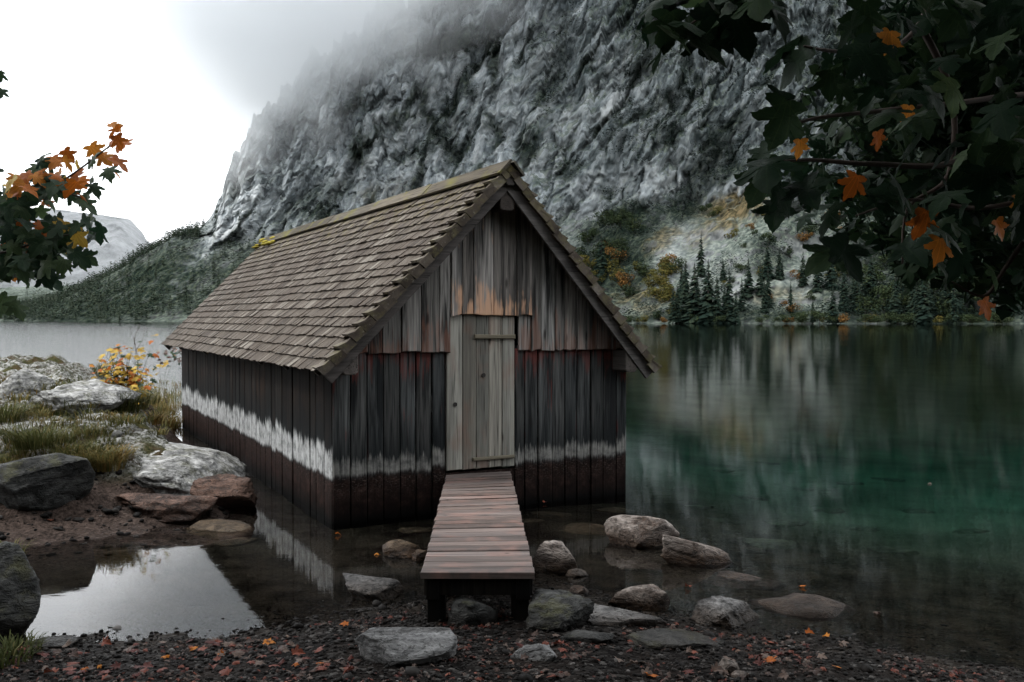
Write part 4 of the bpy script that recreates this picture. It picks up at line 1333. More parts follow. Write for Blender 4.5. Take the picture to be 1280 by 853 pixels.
for i, (px, py, wp, mt, lb) in enumerate(SUB):
    p = at_z(px, py, 0.0)
    # the refracted sight line meets the bed a little further on
    for _ in range(12):
        gz_ = float(ground_z(p[0], p[1]))
        q = at_z(px, py, 0.0)
        inc = math.atan2(math.hypot(q[0], q[1]), CAM_H)
        th = math.asin(math.sin(inc) / 1.333)
        k = 1 + max(0, -gz_) * math.tan(th) / math.hypot(q[0], q[1])
        p = np.array([q[0] * k, q[1] * k, gz_])
    w = wp * p[1] / F_PX
    V, Fs = rock_mesh(200 + i, 3, 0.45, 0.16)
    V = V / (V.max(0) - V.min(0)) * np.array([w, w * random.uniform(.5, .9), w * .40])
    o = obj('submerged_slab', mesh_from('submerged_slab', V, Fs, True), M[{'tan_rock': 'sunk_tan', 'brown_rock': 'sunk_brown'}.get(mt, mt)])
    o.location = (p[0], p[1], min(p[2] + w * .02, -0.02 - w * 0.10))
    o.rotation_euler = (0, 0, random.uniform(-.3, .3))
    tag(o, lb or 'dim stone slab on the green lake bed right of the boathouse', 'rock', None if lb else 'stones on the lake bed')

# ---- gravel: loose pebbles over the shore
bm = bmesh.new()
bmesh.ops.create_icosphere(bm, subdivisions=1, radius=1)
ICO_V = np.array([v.co[:] for v in bm.verts])
ICO_F = np.array([[v.index for v in f.verts] for f in bm.faces])
bm.free()
def scatter(name, V0, F0, pos, rot, scl, rnd, mat, parent=None, smooth=False):
    """many copies of one small shape joined into one mesh"""
    n = len(pos)
    V = np.einsum('nij,nkj->nki', rot, V0[None] * scl[:, None, :]) + pos[:, None, :]
    Fs = (F0[None] + (np.arange(n) * len(V0))[:, None, None]).reshape(-1, F0.shape[1])
    return obj(name, mesh_from(name, V.reshape(-1, 3), Fs, smooth, {'rnd': np.repeat(rnd, len(V0))}), mat, parent)
def rot_rand(n, r=rng, tilt=math.pi):
    a, b, c = r.uniform(-tilt, tilt, n), r.uniform(-tilt, tilt, n), r.uniform(-math.pi, math.pi, n)
    Rx = np.zeros((n, 3, 3)); Ry = np.zeros((n, 3, 3)); Rz = np.zeros((n, 3, 3))
    Rx[:, 0, 0] = 1; Rx[:, 1, 1] = np.cos(a); Rx[:, 1, 2] = -np.sin(a); Rx[:, 2, 1] = np.sin(a); Rx[:, 2, 2] = np.cos(a)
    Ry[:, 1, 1] = 1; Ry[:, 0, 0] = np.cos(b); Ry[:, 0, 2] = np.sin(b); Ry[:, 2, 0] = -np.sin(b); Ry[:, 2, 2] = np.cos(b)
    Rz[:, 2, 2] = 1; Rz[:, 0, 0] = np.cos(c); Rz[:, 0, 1] = -np.sin(c); Rz[:, 1, 0] = np.sin(c); Rz[:, 1, 1] = np.cos(c)
    return Rz @ Ry @ Rx
def pebble_mat():
    T = NT('pebble')
    r = T.attr("rnd")
    n = T.noise(T.pos(), 60.0, 3)
    col = T.ramp(r, [(0.0, (0.002, 0.0018, 0.0017)), (0.45, (0.0075, 0.0065, 0.006)), (0.8, (0.022, 0.020, 0.0185)), (1.0, (0.11, 0.103, 0.098))])
    col = T.mix(T.mapr(n, 0.4, 0.7, 0, 0.5), col, (0.010, 0.009, 0.008))
    T.pbsdf(col, 0.55, T.bump(n, 0.3, 0.004), 0.05)
    return T.m
M['pebble'] = pebble_mat()
n = 28000
pxs, pys = rng.uniform(-3.6, 3.6, n), rng.uniform(3.9, 8.6, n)
pz, pd_, pb_ = ground_parts(pxs, pys)
keep = (pd_ < 0.35 + 0.5 * rng.random(n) ** 3) & (pb_ < 0)
pxs, pys, pz = pxs[keep], pys[keep], pz[keep]
n = len(pxs)
size = 0.005 + 0.014 * rng.random(n) ** 3 + 0.035 * (rng.random(n) < 0.006) * rng.random(n)
scl = np.stack([size * rng.uniform(.8, 1.5, n), size * rng.uniform(.7, 1.2, n), size * rng.uniform(.35, .8, n)], -1)
m_ = 2600
bx2, by2 = rng.uniform(-8, -2.8, m_), rng.uniform(8.0, 12.5, m_)
bz2, bd2, bb2 = ground_parts(bx2, by2)
kp = (bb2 > -0.12) & (bb2 < 0.45)
bs2 = 0.008 + 0.05 * rng.random(m_) ** 4
pxs, pys, pz = np.append(pxs, bx2[kp]), np.append(pys, by2[kp]), np.append(pz, bz2[kp])
size = np.append(size, bs2[kp])
n = len(pxs)
scl = np.stack([size * rng.uniform(.8, 1.5, n), size * rng.uniform(.7, 1.2, n), size * rng.uniform(.35, .8, n)], -1)
o = scatter('pebbles', ICO_V, ICO_F, np.stack([pxs, pys, pz + size * .25], -1), rot_rand(n, tilt=0.5), scl, np.clip(rng.normal(.42, .25, n), 0, 1), M['pebble'])
tag(o, 'dark wet pebbles covering the shore', None, None, 'stuff')

# ================================================================== leaves
half = [(0.0, 0.0), (0.10, -0.07), (0.27, -0.08), (0.43, -0.02), (0.37, 0.10), (0.25, 0.19), (0.38, 0.26), (0.47, 0.36), (0.62, 0.44), (0.53, 0.52), (0.42, 0.56), (0.22, 0.47), (0.26, 0.62), (0.22, 0.74), (0.12, 0.84), (0.0, 1.0)]
def leaf_geo(fold=0.25, curl=0.25, twist=0.0, seed=0):
    r = np.random.default_rng(seed)
    V, Fs = [], []
    mids = [(0.0, 0.0), (0.0, 0.3), (0.0, 0.55), (0.0, 1.0)]
    pts = [(0.0, 0.0), (0.0, 0.3), (0.0, 0.55), (0.0, 1.0)]
    for s in (1, -1):
        b0 = len(pts)
        for (x, y) in half[1:-1]:
            pts.append((s * x * r.uniform(.93, 1.07), y * r.uniform(.97, 1.03)))
        idx = [0] + list(range(b0, b0 + len(half) - 2)) + [3]
        for a, b in zip(idx[:-1], idx[1:]):
            ya = (pts[a][1] + pts[b][1]) / 2
            c = 1 if ya < 0.47 else 2
            Fs.append((c, a, b) if s > 0 else (c, b, a))
        k = idx[len(idx) // 2 + 3]
        j = [i for i in idx if abs(pts[i][1] - 0.47) < 0.03 and abs(pts[i][0]) < 0.3]
        j = j[0] if j else idx[11]
        Fs.append((1, j, 2) if s > 0 else (1, 2, j))
    P = np.array(pts)
    x, y = P[:, 0], P[:, 1]
    z = fold * np.abs(x) - curl * (y - 0.25) ** 2 - 0.5 * curl * x ** 2 + twist * x * y + r.normal(0, .02, len(x))
    return np.stack([x, y, z], -1), np.array(Fs)
LEAF = [leaf_geo(.14, .2, .06, 1), leaf_geo(-.08, .3, -.12, 2), leaf_geo(.22, .1, .15, 3), leaf_geo(.06, .42, 0, 4)]
def leaf_frame(tipd, nrm):
    t = Vector(tipd).normalized()
    n = Vector(nrm)
    n = (n - n.dot(t) * t)
    if n.length < 1e-3:
        n = t.orthogonal()
    n.normalize()
    x = t.cross(n)
    return Matrix((x, t, n)).transposed()
def leaf_hi(fold, curl, twist, seed):
    r = np.random.default_rng(seed)
    full = half[1:-1] + [(0.0, 1.0)] + [(-x, y) for x, y in reversed(half[1:-1])]
    pts = [np.array([0.0, 0.0])] + [np.array(p) * r.uniform(.94, 1.06) for p in full]
    out = []
    for i, p in enumerate(pts):
        q = pts[(i + 1) % len(pts)]
        out.append(p)
        d = q - p
        L = np.hypot(*d)
        nrm = np.array([d[1], -d[0]]) / max(L, 1e-6)
        k = 3 if L > .12 else 1
        for j in range(1, k):
            t = j / k
            out.append(p + d * t + nrm * (0.012 if j % 2 else -0.012) * r.uniform(.3, 1.6))
    O = np.array(out)
    c = np.array([0.0, 0.33])
    rings = [c + (O - c) * f for f in (0.33, 0.68, 1.0)]
    P = np.vstack([c[None]] + rings)
    m = len(O)
    Fs = []
    for i in range(m):
        j = (i + 1) % m
        Fs.append((0, 1 + i, 1 + j))
        for k in range(2):
            a0, a1 = 1 + k * m + i, 1 + k * m + j
            b0, b1 = a0 + m, a1 + m
            Fs += [(a0, b0, b1), (a0, b1, a1)]
    x, y = P[:, 0], P[:, 1]
    ph = r.uniform(0, 6.28, 3)
    z = fold * np.sqrt(x * x + .0025) - curl * (y - 0.25) ** 2 - 0.6 * curl * x ** 2 + twist * x * y
    z = z + 0.022 * np.sin(9 * x + ph[0]) * np.sin(8 * y + ph[1]) + 0.03 * np.abs(x) * np.sin(13 * y + ph[2])
    return np.stack([x, y, z], -1), np.array(Fs)
LEAF_HI = [leaf_hi(.16, .22, .06, 1), leaf_hi(-.10, .34, -.14, 2), leaf_hi(.26, .12, .16, 3), leaf_hi(.08, .48, 0, 4)]
LEAF_HI += [leaf_hi(.55, .9, .5, 5), leaf_hi(-.4, 1.1, -.6, 6), leaf_hi(.8, .5, -.3, 7), leaf_hi(.3, 1.4, .8, 8)]   # dry curled ones
LEAF_ME = {}
def leaf_me(kind, var, rq):
    """shared leaf meshes: a few shapes times a few tones"""
    k = (kind, var, rq)
    if k not in LEAF_ME:
        V, Fs = LEAF_HI[var]
        me = mesh_from('leaf', V, Fs, True, {'rnd': np.full(len(V), rq)})
        me.materials.append(M[kind])
        LEAF_ME[k] = me
    return LEAF_ME[k]
def put_leaf(pos, tipd, nrm, size, kind, parent=None, name='leaf', rel=None, var=None):
    o = obj(name, leaf_me(kind, random.randrange(4) if var is None else var, random.choice((0.1, 0.3, 0.5, 0.7, 0.9))), None, parent)
    m = leaf_frame(tipd, nrm).to_4x4() @ Matrix.Scale(size, 4)
    m.translation = Vector(pos) - (rel if rel is not None else Vector((0, 0, 0)))
    o.matrix_local = m
    return o
def tube(name, pts, r0, r1, mat, parent=None, sides=7, rel=Vector((0, 0, 0)), wob=0.0):
    pts = [Vector(p) - rel for p in pts]
    # smooth the polyline
    fin = []
    for i in range(len(pts) - 1):
        p0 = pts[max(i - 1, 0)]; p1 = pts[i]; p2 = pts[i + 1]; p3 = pts[min(i + 2, len(pts) - 1)]
        for k in range(5):
            t = k / 5
            fin.append(0.5 * ((2 * p1) + (p2 - p0) * t + (2 * p0 - 5 * p1 + 4 * p2 - p3) * t * t + (3 * p1 - p0 - 3 * p2 + p3) * t ** 3))
    fin.append(pts[-1])
    if wob:
        fin = [f + Vector((random.uniform(-wob, wob), random.uniform(-wob, wob), random.uniform(-wob, wob))) for f in fin]
    V, Fs = [], []
    n = len(fin)
    for i, p in enumerate(fin):
        d = (fin[min(i + 1, n - 1)] - fin[max(i - 1, 0)]).normalized()
        a = d.orthogonal().normalized() if i == 0 else (a - a.dot(d) * d).normalized()
        b = d.cross(a)
        r = r0 + (r1 - r0) * i / (n - 1)
        for s in range(sides):
            an = 2 * math.pi * s / sides
            V.append(tuple(p + (a * math.cos(an) + b * math.sin(an)) * r))
    for i in range(n - 1):
        for s in range(sides):
            t = (s + 1) % sides
            Fs.append((i * sides + s, i * sides + t, (i + 1) * sides + t, (i + 1) * sides + s))
    Fs.append(tuple(range(sides))[::-1])
    Fs.append(tuple((n - 1) * sides + s for s in range(sides)))
    return obj(name, mesh_from(name, V, Fs, True), mat, parent)

# ---- the maple hanging in from the right
mr = Vector((4.7, 1.6, 0.25))
mapleR = empty('maple_tree', mr)
tag(mapleR, 'dark shaded maple overhanging the right side with few orange leaves', 'tree')
tube('trunk', [mr, (4.6, 1.7, 1.5), (4.4, 1.9, 3.2), (4.3, 2.0, 5.5), (4.2, 2.1, 8.0)], 0.20, 0.09, M['bark'], mapleR, 10, mr)
def limb(pp, r0=0.012, r1=0.003):
    return tube('branch', [at_y(*p) for p in pp], r0, r1, M['twig'], mapleR, 6, mr)
tube('branch', [(4.4, 1.9, 3.1), (3.4, 2.6, 3.5), (2.4, 3.0, 3.5), tuple(at_y(1180, -60, 3.1))], 0.06, 0.022, M['bark'], mapleR, 8, mr)
tube('branch', [(4.35, 1.95, 2.6), (3.3, 2.9, 2.75), tuple(at_y(1420, 150, 3.3))], 0.05, 0.02, M['bark'], mapleR, 8, mr)
limbs = [[(1180, -60, 3.1), (1090, -20, 3.0), (990, -15, 2.9), (900, 10, 2.8), (850, 40, 2.75)],
         [(1180, -60, 3.1), (1150, 30, 3.0), (1100, 66, 2.9), (1040, 64, 2.8), (1005, 58, 2.7)],
         [(1420, 150, 3.3), (1300, 120, 3.1), (1190, 130, 2.9), (1090, 140, 2.8), (1010, 150, 2.7), (970, 170, 2.65)],
         [(1300, 120, 3.1), (1200, 200, 2.9), (1090, 205, 2.8), (1010, 200, 2.7), (960, 205, 2.6)],
         [(1420, 150, 3.3), (1330, 230, 3.1), (1230, 260, 3.0), (1140, 250, 2.9), (1070, 270, 2.8)],
         [(1150, 30, 3.0), (1190, 120, 3.0), (1185, 220, 3.0), (1135, 260, 3.0), (1128, 330, 3.0)],
         [(1330, 230, 3.1), (1260, 330, 3.4), (1230, 370, 3.5), (1190, 352, 3.5)]]
for L in limbs:
    limb(L)
REG = [(1080, -10), (1005, 55), (985, 110), (1000, 150), (962, 172), (950, 225), (985, 280), (1060, 322), (1120, 345), (1175, 350), (1230, 385), (1290, 395), (1400, 380), (1400, -10)]
def inside(poly, x, y):
    c = False
    j = len(poly) - 1
    for i in range(len(poly)):
        xi, yi = poly[i]; xj, yj = poly[j]
        if (yi > y) != (yj > y) and x < (xj - xi) * (y - yi) / (yj - yi) + xi:
            c = not c
        j = i
    return c
rl = random.Random(5)
spots = []
while len(spots) < 262:
    x, y = rl.uniform(945, 1330), rl.uniform(-20, 385)
    if not inside(REG, x, y): continue
    edge = min(1.0, max(0.0, (x - 960) / 190.0))
    if rl.random() > 0.36 + 0.64 * edge: continue
    if y > 285 and rl.random() < 0.50: continue
    if 985 < x < 1075 and 60 < y < 150 and rl.random() < 0.65: continue
    spots.append((x, y, rl.uniform(2.25, 4.0)))
for p in ((838, 14), (852, 40), (838, 62), (862, 66), (880, 24), (898, 40), (872, 48), (905, 12), (920, 34), (948, 4), (958, 18), (934, 8), (890, 2), (820, 22), (1000, 60), (1012, 72), (975, 128), (985, 140), (965, 240), (958, 222), (990, 268), (1040, 312), (1052, 322), (1128, 318)):
    spots.append((p[0], p[1] - 14, rl.uniform(2.5, 2.9)))
    if p[0] < 965:
        spots.append((p[0] + rl.uniform(-16, 16), p[1] - 26, rl.uniform(2.5, 2.9)))
ORANGE = [(1112, 52, .9), (1000, 182, .5), (1072, 232, .9), (1158, 282, 1.3), (1176, 312, 1.0), (1137, 140, .5), (1097, 172, .5), (1228, 384, .6), (1245, 284, .6), (1275, 250, .6)]
for si, (x, y, d) in enumerate(spots):
    size = rl.uniform(0.075, 0.135) if si < 262 else rl.uniform(0.115, 0.16)
    az = rl.uniform(0, 2 * math.pi)
    tipd = (0.75 * math.cos(az), 0.75 * math.sin(az), -0.35 - 0.75 * rl.random())
    nrm = (rl.uniform(-.6, .6), rl.uniform(-.9, .3), 0.9)
    kind = 'leaf_shade' if rl.random() < 0.88 else 'leaf_green'  # a few lighter leaves stand in for sheen from the sky
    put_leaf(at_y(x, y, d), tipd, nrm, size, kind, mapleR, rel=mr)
for (x, y, s) in ORANGE:
    az = rl.uniform(0, 2 * math.pi)
    o = put_leaf(at_y(x, y - 14 * s, 2.5), (0.4 * math.cos(az), 0.4 * math.sin(az), -0.9), (0.3, -1, 0.4), 0.035 + 0.04 * s, 'leaf_orange', mapleR, rel=mr)
rd = np.random.default_rng(17)
dp_, dt_ = [], []
while len(dp_) < 1700:
    x, y = rd.uniform(990, 1360), rd.uniform(-20, 380)
    if not inside(REG, x - 25, y): continue
    if rd.random() > min(1.0, 0.12 + max(0.0, (x - 1020) / 180.0)) * (1.0 if y < 260 else 0.5): continue
    dp_.append(at_y(x, y, rd.uniform(3.2, 5.2)) - np.array(mr))
n_ = len(dp_)
sz = rd.uniform(0.07, 0.12, n_)
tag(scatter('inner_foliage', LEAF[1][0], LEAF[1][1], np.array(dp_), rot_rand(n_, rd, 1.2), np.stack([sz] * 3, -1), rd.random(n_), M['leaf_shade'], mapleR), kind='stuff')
# the rest of its crown, spread over and behind the camera to shade the shore, outside the picture
def crown_stuff(name, n, lo, hi, parent, rel, mat, smin, smax, seed, test=None):
    r = np.random.default_rng(seed)
    pts = r.uniform(lo, hi, (n * 3, 3))
    e = (pts - (np.array(lo) + hi) / 2) / ((np.array(hi) - lo) / 2)
    pts = pts[(e ** 2).sum(1) < 1 + 0.4 * perlin(pts * 0.9)]
    u, v = project(pts)
    infr = (pts[:, 1] > 0.2) & (u > -60) & (u < 1345) & (v > -60) & (v < 920)
    pts = pts[~infr][:n]
    m = len(pts)
    V0, F0 = LEAF[0]
    sz = r.uniform(smin, smax, m)
    o = scatter(name, V0, F0, pts - np.array(rel), rot_rand(m, r, 1.1), np.stack([sz] * 3, -1), r.random(m), mat, parent)
    return tag(o, kind='stuff')
crown_stuff('unseen_foliage', 9000, (-2.5, -6.0, 3.4), (10.0, 7.0, 9.2), mapleR, mr, M['leaf_shade'], 0.18, 0.32, 3)

# ---- the maple branch reaching in from the left, half turned
ml = Vector((-7.2, 3.6, 0.3))
mapleL = empty('maple_tree', ml)
tag(mapleL, 'young maple reaching in from the left with green and orange leaves', 'tree')
tube('trunk', [ml, (-7.1, 3.7, 1.4), (-6.9, 3.9, 2.6), (-6.6, 4.2, 4.6)], 0.10, 0.04, M['bark'], mapleL, 9, ml)
tube('branch', [(-6.95, 3.85, 2.3), (-5.4, 4.8, 2.35), tuple(at_y(-120, 315, 5.2))], 0.04, 0.016, M['bark'], mapleL, 7, ml)
for L in ([(-120, 315, 5.2), (-20, 275, 5.2), (50, 243, 5.2), (95, 215, 5.2), (138, 182, 5.2), (150, 174, 5.2)],
          [(-120, 315, 5.2), (-10, 318, 5.1), (55, 300, 5.1), (105, 290, 5.1)],
          [(-120, 315, 5.2), (-30, 340, 5.3), (30, 335, 5.3), (80, 322, 5.3)],
          [(50, 243, 5.2), (78, 240, 5.15), (108, 250, 5.1)],
          [(-120, 315, 5.2), (-60, 370, 5.2), (0, 386, 5.2)]):
    tube('branch', [at_y(*p) for p in L], 0.010, 0.0025, M['twig'], mapleL, 6, ml)
LL = [(150, 168, 'o', .8), (158, 186, 'o', 1.0), (148, 180, 'o', .7), (125, 203, 'o', .8), (118, 210, 'g', .6), (133, 218, 'o', 1.0), (138, 224, 'g', .8), (80, 198, 'o', .7), (66, 206, 'o', .8), (58, 212, 'g', .8), (48, 216, 'g', .9),
      (95, 226, 'o', 1.2), (100, 232, 'o', 1.1), (84, 226, 'y', .9), (112, 252, 'g', 1.2), (106, 258, 'o', .7), (115, 240, 'g', .7), (50, 238, 'g', 1.1), (60, 248, 'g', 1.2), (75, 238, 'g', 1.0), (70, 228, 'o', .8), (54, 262, 'o', .8),
      (18, 228, 'o', .9), (8, 240, 'y', 1.0), (30, 240, 'o', .9), (38, 226, 'o', .7), (5, 255, 'g', 1.1), (22, 262, 'g', 1.2), (36, 272, 'g', 1.1), (12, 282, 'g', 1.2), (44, 288, 'o', .8), (28, 296, 'g', 1.2), (5, 300, 'g', 1.2), (62, 286, 'g', 1.0),
      (78, 290, 'g', 1.0), (86, 296, 'y', 1.1), (96, 302, 'y', 1.1), (100, 290, 'g', 1.0), (115, 288, 'g', 1.2), (120, 304, 'g', 1.2), (108, 300, 'g', .9), (92, 330, 'g', 1.3), (85, 322, 'g', 1.0), (66, 318, 'g', 1.2), (50, 316, 'g', 1.2), (36, 322, 'g', 1.2),
      (20, 320, 'g', 1.2), (58, 342, 'g', 1.3), (44, 338, 'g', 1.2), (28, 340, 'g', 1.1), (12, 338, 'g', 1.2), (14, 346, 'o', .7), (34, 312, 'o', .7), (2, 322, 'g', 1.2), (-6, 350, 'g', 1.2), (2, 386, 'g', 1.3), (8, 240, 'o', .8), (-2, 220, 'g', .9), (-8, 260, 'g', 1.2),
      (-10, 290, 'g', 1.2), (72, 302, 'g', 1.1), (55, 300, 'g', 1.0), (46, 252, 'g', 1.0), (22, 248, 'o', .8), (15, 312, 'o', .8), (25, 284, 'g', 1.1), (8, 268, 'g', 1.0), (40, 304, 'g', 1.1), (64, 332, 'g', 1.0), (76, 312, 'g', 1.0), (-1, 98, 'g', .5), (-2, 122, 'g', .6)]
rl2 = random.Random(9)
for (x, y, k, s) in LL:
    for rep in range(4 if (k == 'g' and x < 105 and y > 225) else 2):
        az = rl2.uniform(0, 2 * math.pi)
        tipd = (0.7 * math.cos(az), 0.5 * math.sin(az), -0.35 - 0.6 * rl2.random())
        nrm = (rl2.uniform(-.5, .5), rl2.uniform(-1.0, 0.1), 0.7)
        kind = {'g': 'leaf_green', 'o': 'leaf_orange', 'y': 'leaf_yellow'}[k]
        jx, jy = (rl2.uniform(-13, 13), rl2.uniform(-13, 13)) if rep else (0, 0)
        put_leaf(at_y(x + jx, y - 10 + jy, 5.2 + rl2.uniform(-.25, .3)), tipd, nrm, (0.060 + 0.045 * s) * rl2.uniform(.85, 1.15), kind, mapleL, rel=ml)
crown_stuff('unseen_foliage', 3500, (-11.5, -2.0, 3.4), (-2.2, 7.2, 8.6), mapleL, ml, M['leaf_shade'], 0.16, 0.30, 4)  # unseen leaf canopy spread overhead to dim the shore

# ---- fallen leaves
rf = random.Random(21)
def fallen(px, py, kind, size, label, group, z=None):
    p = ground_hit(px, py, 3.0, 20)
    if z is not None:
        p = at_z(px, py, z)
    o = put_leaf(Vector(p) + Vector((0, 0, 0.014)), (math.cos(a := rf.uniform(0, 6.28)), math.sin(a), rf.uniform(-.08, .15)), (rf.uniform(-.5, .5), rf.uniform(-.6, .3), 1), size, kind, name='fallen_leaf', var=rf.randrange(8))
    return tag(o, label, 'leaf', group)
CLU = [(rf.uniform(70, 440), rf.uniform(805, 848)) for _ in range(12)]
for i in range(150):
    if rf.random() < 0.62:
        c_ = rf.choice(CLU)
        x, y = (rf.gauss(c_[0], 24), min(851, max(798, rf.gauss(c_[1], 7)))) if rf.random() < .75 else (rf.uniform(60, 450), rf.uniform(797, 850))
        if y < 800 + max(0, (300 - x)) * 0.03: y += 8
        where = 'left of the flat boulder'
    else:
        x, y = rf.uniform(640, 1060), rf.uniform(790, 850)
        if y < 775 + (x - 640) * 0.06: y = 800 + (x - 640) * 0.06
        where = 'right of the footbridge'
    q = rf.random()
    kind, cn = ('leaf_red', 'dark red') if q < .42 else ('leaf_dry', 'dry brown') if q < .96 else ('leaf_orange', 'orange')
    fallen(x, y, kind, rf.uniform(.038, .072), f'{cn} fallen leaf on the shore gravel {where}', f'{cn} leaves on the gravel {where}')
for (x, y, k, lb, z) in [(204, 824, 'leaf_orange', 'bright orange leaf on the gravel at the edge of the pool', None), (268, 808, 'leaf_red', 'bright red leaf on the gravel near the pool edge', None), (238, 812, 'leaf_orange', 'small orange leaf beside the red leaf at the pool', None),
                         (435, 782, 'leaf_orange', 'orange leaf at the waterline behind the flat boulder', None), (1048, 838, 'leaf_orange', 'orange leaf on the dark gravel at right', None), (1008, 795, 'leaf_orange', 'small orange leaf on the gravel by the right waterline', None),
                         (965, 806, 'leaf_red', 'red leaf below the rough pitted rock', None), (870, 773, 'leaf_orange', 'orange leaf between the slab and the rough pitted rock', None), (738, 802, 'leaf_orange', 'orange leaf on the gravel right of the dark jagged rock', None),
                         (420, 669, 'leaf_orange', 'orange leaf floating by the boathouse corner', .004), (470, 694, 'leaf_orange', 'orange leaf floating left of the ribbed stone', .004), (1003, 735, 'leaf_orange', 'small orange leaf floating over the dark slab', .004),
                         (680, 630, 'leaf_red', 'red leaf floating at the foot of the boathouse', .004), (1164, 605, 'leaf_dry', 'pale leaf floating far out at right', .004), (1094, 768, 'leaf_dry', 'pale leaf floating near the right shore', .004),
                         (62, 653, 'leaf_red', 'red leaf on the mud below the dark boulder', None), (862, 736, 'leaf_red', 'red leaf floating between the boulders', .004)]:
    o = fallen(x, y, k, 0.052, lb, None, z)

# small scraps of leaf between the pebbles: nobody could count them
rlt = np.random.default_rng(61)
lx_, ly_ = rlt.uniform(-3.4, 3.2, 9000), rlt.uniform(3.9, 7.0, 9000)
lz_, ld_, lb_ = ground_parts(lx_, ly_)
kp = (ld_ < -0.12) & (lb_ < 0) & (fbm(np.stack([lx_, ly_, lx_ * 0], -1) * 2.3, 3) + 0.25 * rlt.random(9000) > 0.16)
lx_, ly_, lz_ = lx_[kp], ly_[kp], lz_[kp]
m_ = len(lx_)
lsz = rlt.uniform(.014, .042, m_)
for nm_, kd_, sel in (('leaf_litter', 'leaf_dry', rlt.random(m_) < .62), ('red_leaf_litter', 'leaf_red', None)):
    if sel is None: sel = ~prev
    prev = sel
    o = scatter(nm_, LEAF[1][0], LEAF[1][1], np.stack([lx_, ly_, lz_ + .012], -1)[sel], rot_rand(int(sel.sum()), rlt, .55), np.stack([lsz * rlt.uniform(.5, 1.2, m_), lsz, lsz * 2.0], -1)[sel], rlt.random(int(sel.sum())), M[kd_])
    tag(o, 'scraps of dead leaf strewn over the shore gravel', None, None, 'stuff')
# ================================================================== grass and the small plants of the bank
def blades(name, tufts, mat, seed):
    r = np.random.default_rng(seed)
    V, Fs, R = [], [], []
    for (c, n, hgt, spread, tone) in tufts:
        for _ in range(n):
            a = r.uniform(0, 2 * math.pi)
            rr = spread * math.sqrt(r.random()) * 0.5
            b = np.array([c[0] + rr * math.cos(a), c[1] + rr * math.sin(a), 0.0])
            b[2] = c[2]
            h = hgt * r.uniform(.5, 1.15)
            lean = r.uniform(.25, .95) * h
            az = a + r.normal(0, .5)
            d = np.array([math.cos(az), math.sin(az), 0])
            w = r.uniform(.003, .006) * (1 + hgt)
            sd = np.array([-d[1], d[0], 0]) * w
            i0 = len(V)
            for t, ww in ((0, 1.0), (.4, .85), (.75, .55), (1, .05)):
                p = b + d * lean * t ** 1.8 + np.array([0, 0, h * (t - 0.38 * t ** 2.6)])
                V.append(p - sd * ww)
                V.append(p + sd * ww)
            for k in range(3):
                Fs.append((i0 + 2 * k, i0 + 2 * k + 1, i0 + 2 * k + 3, i0 + 2 * k + 2))
            R += [float(np.clip(tone + r.normal(0, .16), 0, 1))] * 8
    return obj(name, mesh_from(name, np.array(V), np.array(Fs), False, {'rnd': np.array(R)}), mat)
tf = []
rg = random.Random(31)
def tuft(px, py, n, hpx, spx, tone):
    p = ground_hit(px, py)
    tf.append((p - np.array([0, 0, .01]), n, hpx * p[1] / F_PX, spx * p[1] / F_PX, tone))
for (x, y, n, h, s, t) in [(45, 560, 260, 40, 50, .25), (30, 552, 160, 34, 50, .3), (70, 556, 140, 30, 50, .3), (110, 585, 260, 34, 50, .45), (132, 588, 300, 38, 50, .72), (118, 572, 200, 30, 50, .4), (150, 575, 160, 26, 30, .8),
                           (148, 515, 260, 40, 50, .3), (160, 512, 220, 36, 50, .35), (125, 470, 160, 26, 40, .25), (140, 500, 220, 30, 60, .35), (175, 505, 220, 28, 50, .5), (195, 510, 220, 28, 36, .65), (205, 520, 200, 26, 30, .75), (215, 535, 180, 26, 24, .8), (190, 530, 160, 22, 30, .9),
                           (8, 530, 140, 36, 40, .25), (60, 590, 120, 26, 40, .2), (85, 575, 160, 32, 40, .3), (100, 545, 140, 22, 60, .4), (20, 815, 90, 30, 60, .1), (5, 830, 90, 40, 60, .1), (8, 700, 60, 30, 40, .3), (200, 545, 60, 14, 20, .5)]:
    tuft(x, y, n, h, s, t)
for i in range(330):
    x, y = rg.uniform(0, 225), rg.uniform(478, 585)
    if x > 150 and y > 535: continue
    tuft(x, y, 30, rg.uniform(8, 20), rg.uniform(20, 44), rg.uniform(.2, .75))
o = blades('grass', tf, M['grass'], 6)
tag(o, 'tufts of green and yellowing grass on the left bank', None, None, 'stuff')

sb_ = ground_hit(160, 512)
shrub = empty('autumn_shrub', sb_)
tag(shrub, 'small shrub with yellow and orange leaves on the left bank', 'shrub')
sbv = Vector(sb_)
rs = random.Random(4)
for k in range(18):
    top = at_y(rs.uniform(118, 192), rs.uniform(428, 478), sb_[1] + rs.uniform(-.3, .3))
    midp = (np.array(sb_) + top) / 2 + np.array([rs.uniform(-.05, .05), 0, .08])
    tube('stem', [sb_, midp, top], 0.007, 0.002, M['twig'], shrub, 5, sbv)
    for j in range(16):
        t = rs.uniform(.35, 1.05)
        p = np.array(sb_) * (1 - t) + top * t + np.array([rs.gauss(0, .09), rs.gauss(0, .12), rs.gauss(0, .06)])
        az = rs.uniform(0, 6.28)
        q = rs.random()
        put_leaf(p, (math.cos(az), math.sin(az), rs.uniform(-.7, .2)), (rs.uniform(-.5, .5), -.5, .9), rs.uniform(.06, .115), 'leaf_yellow' if q < .60 else 'leaf_orange' if q < .82 else 'leaf_green', shrub, rel=sbv)
st0 = ground_hit(172, 505)
sap = empty('bare_sapling', st0)
tag(sap, 'thin bare stem rising beside the yellow shrub', 'sapling')
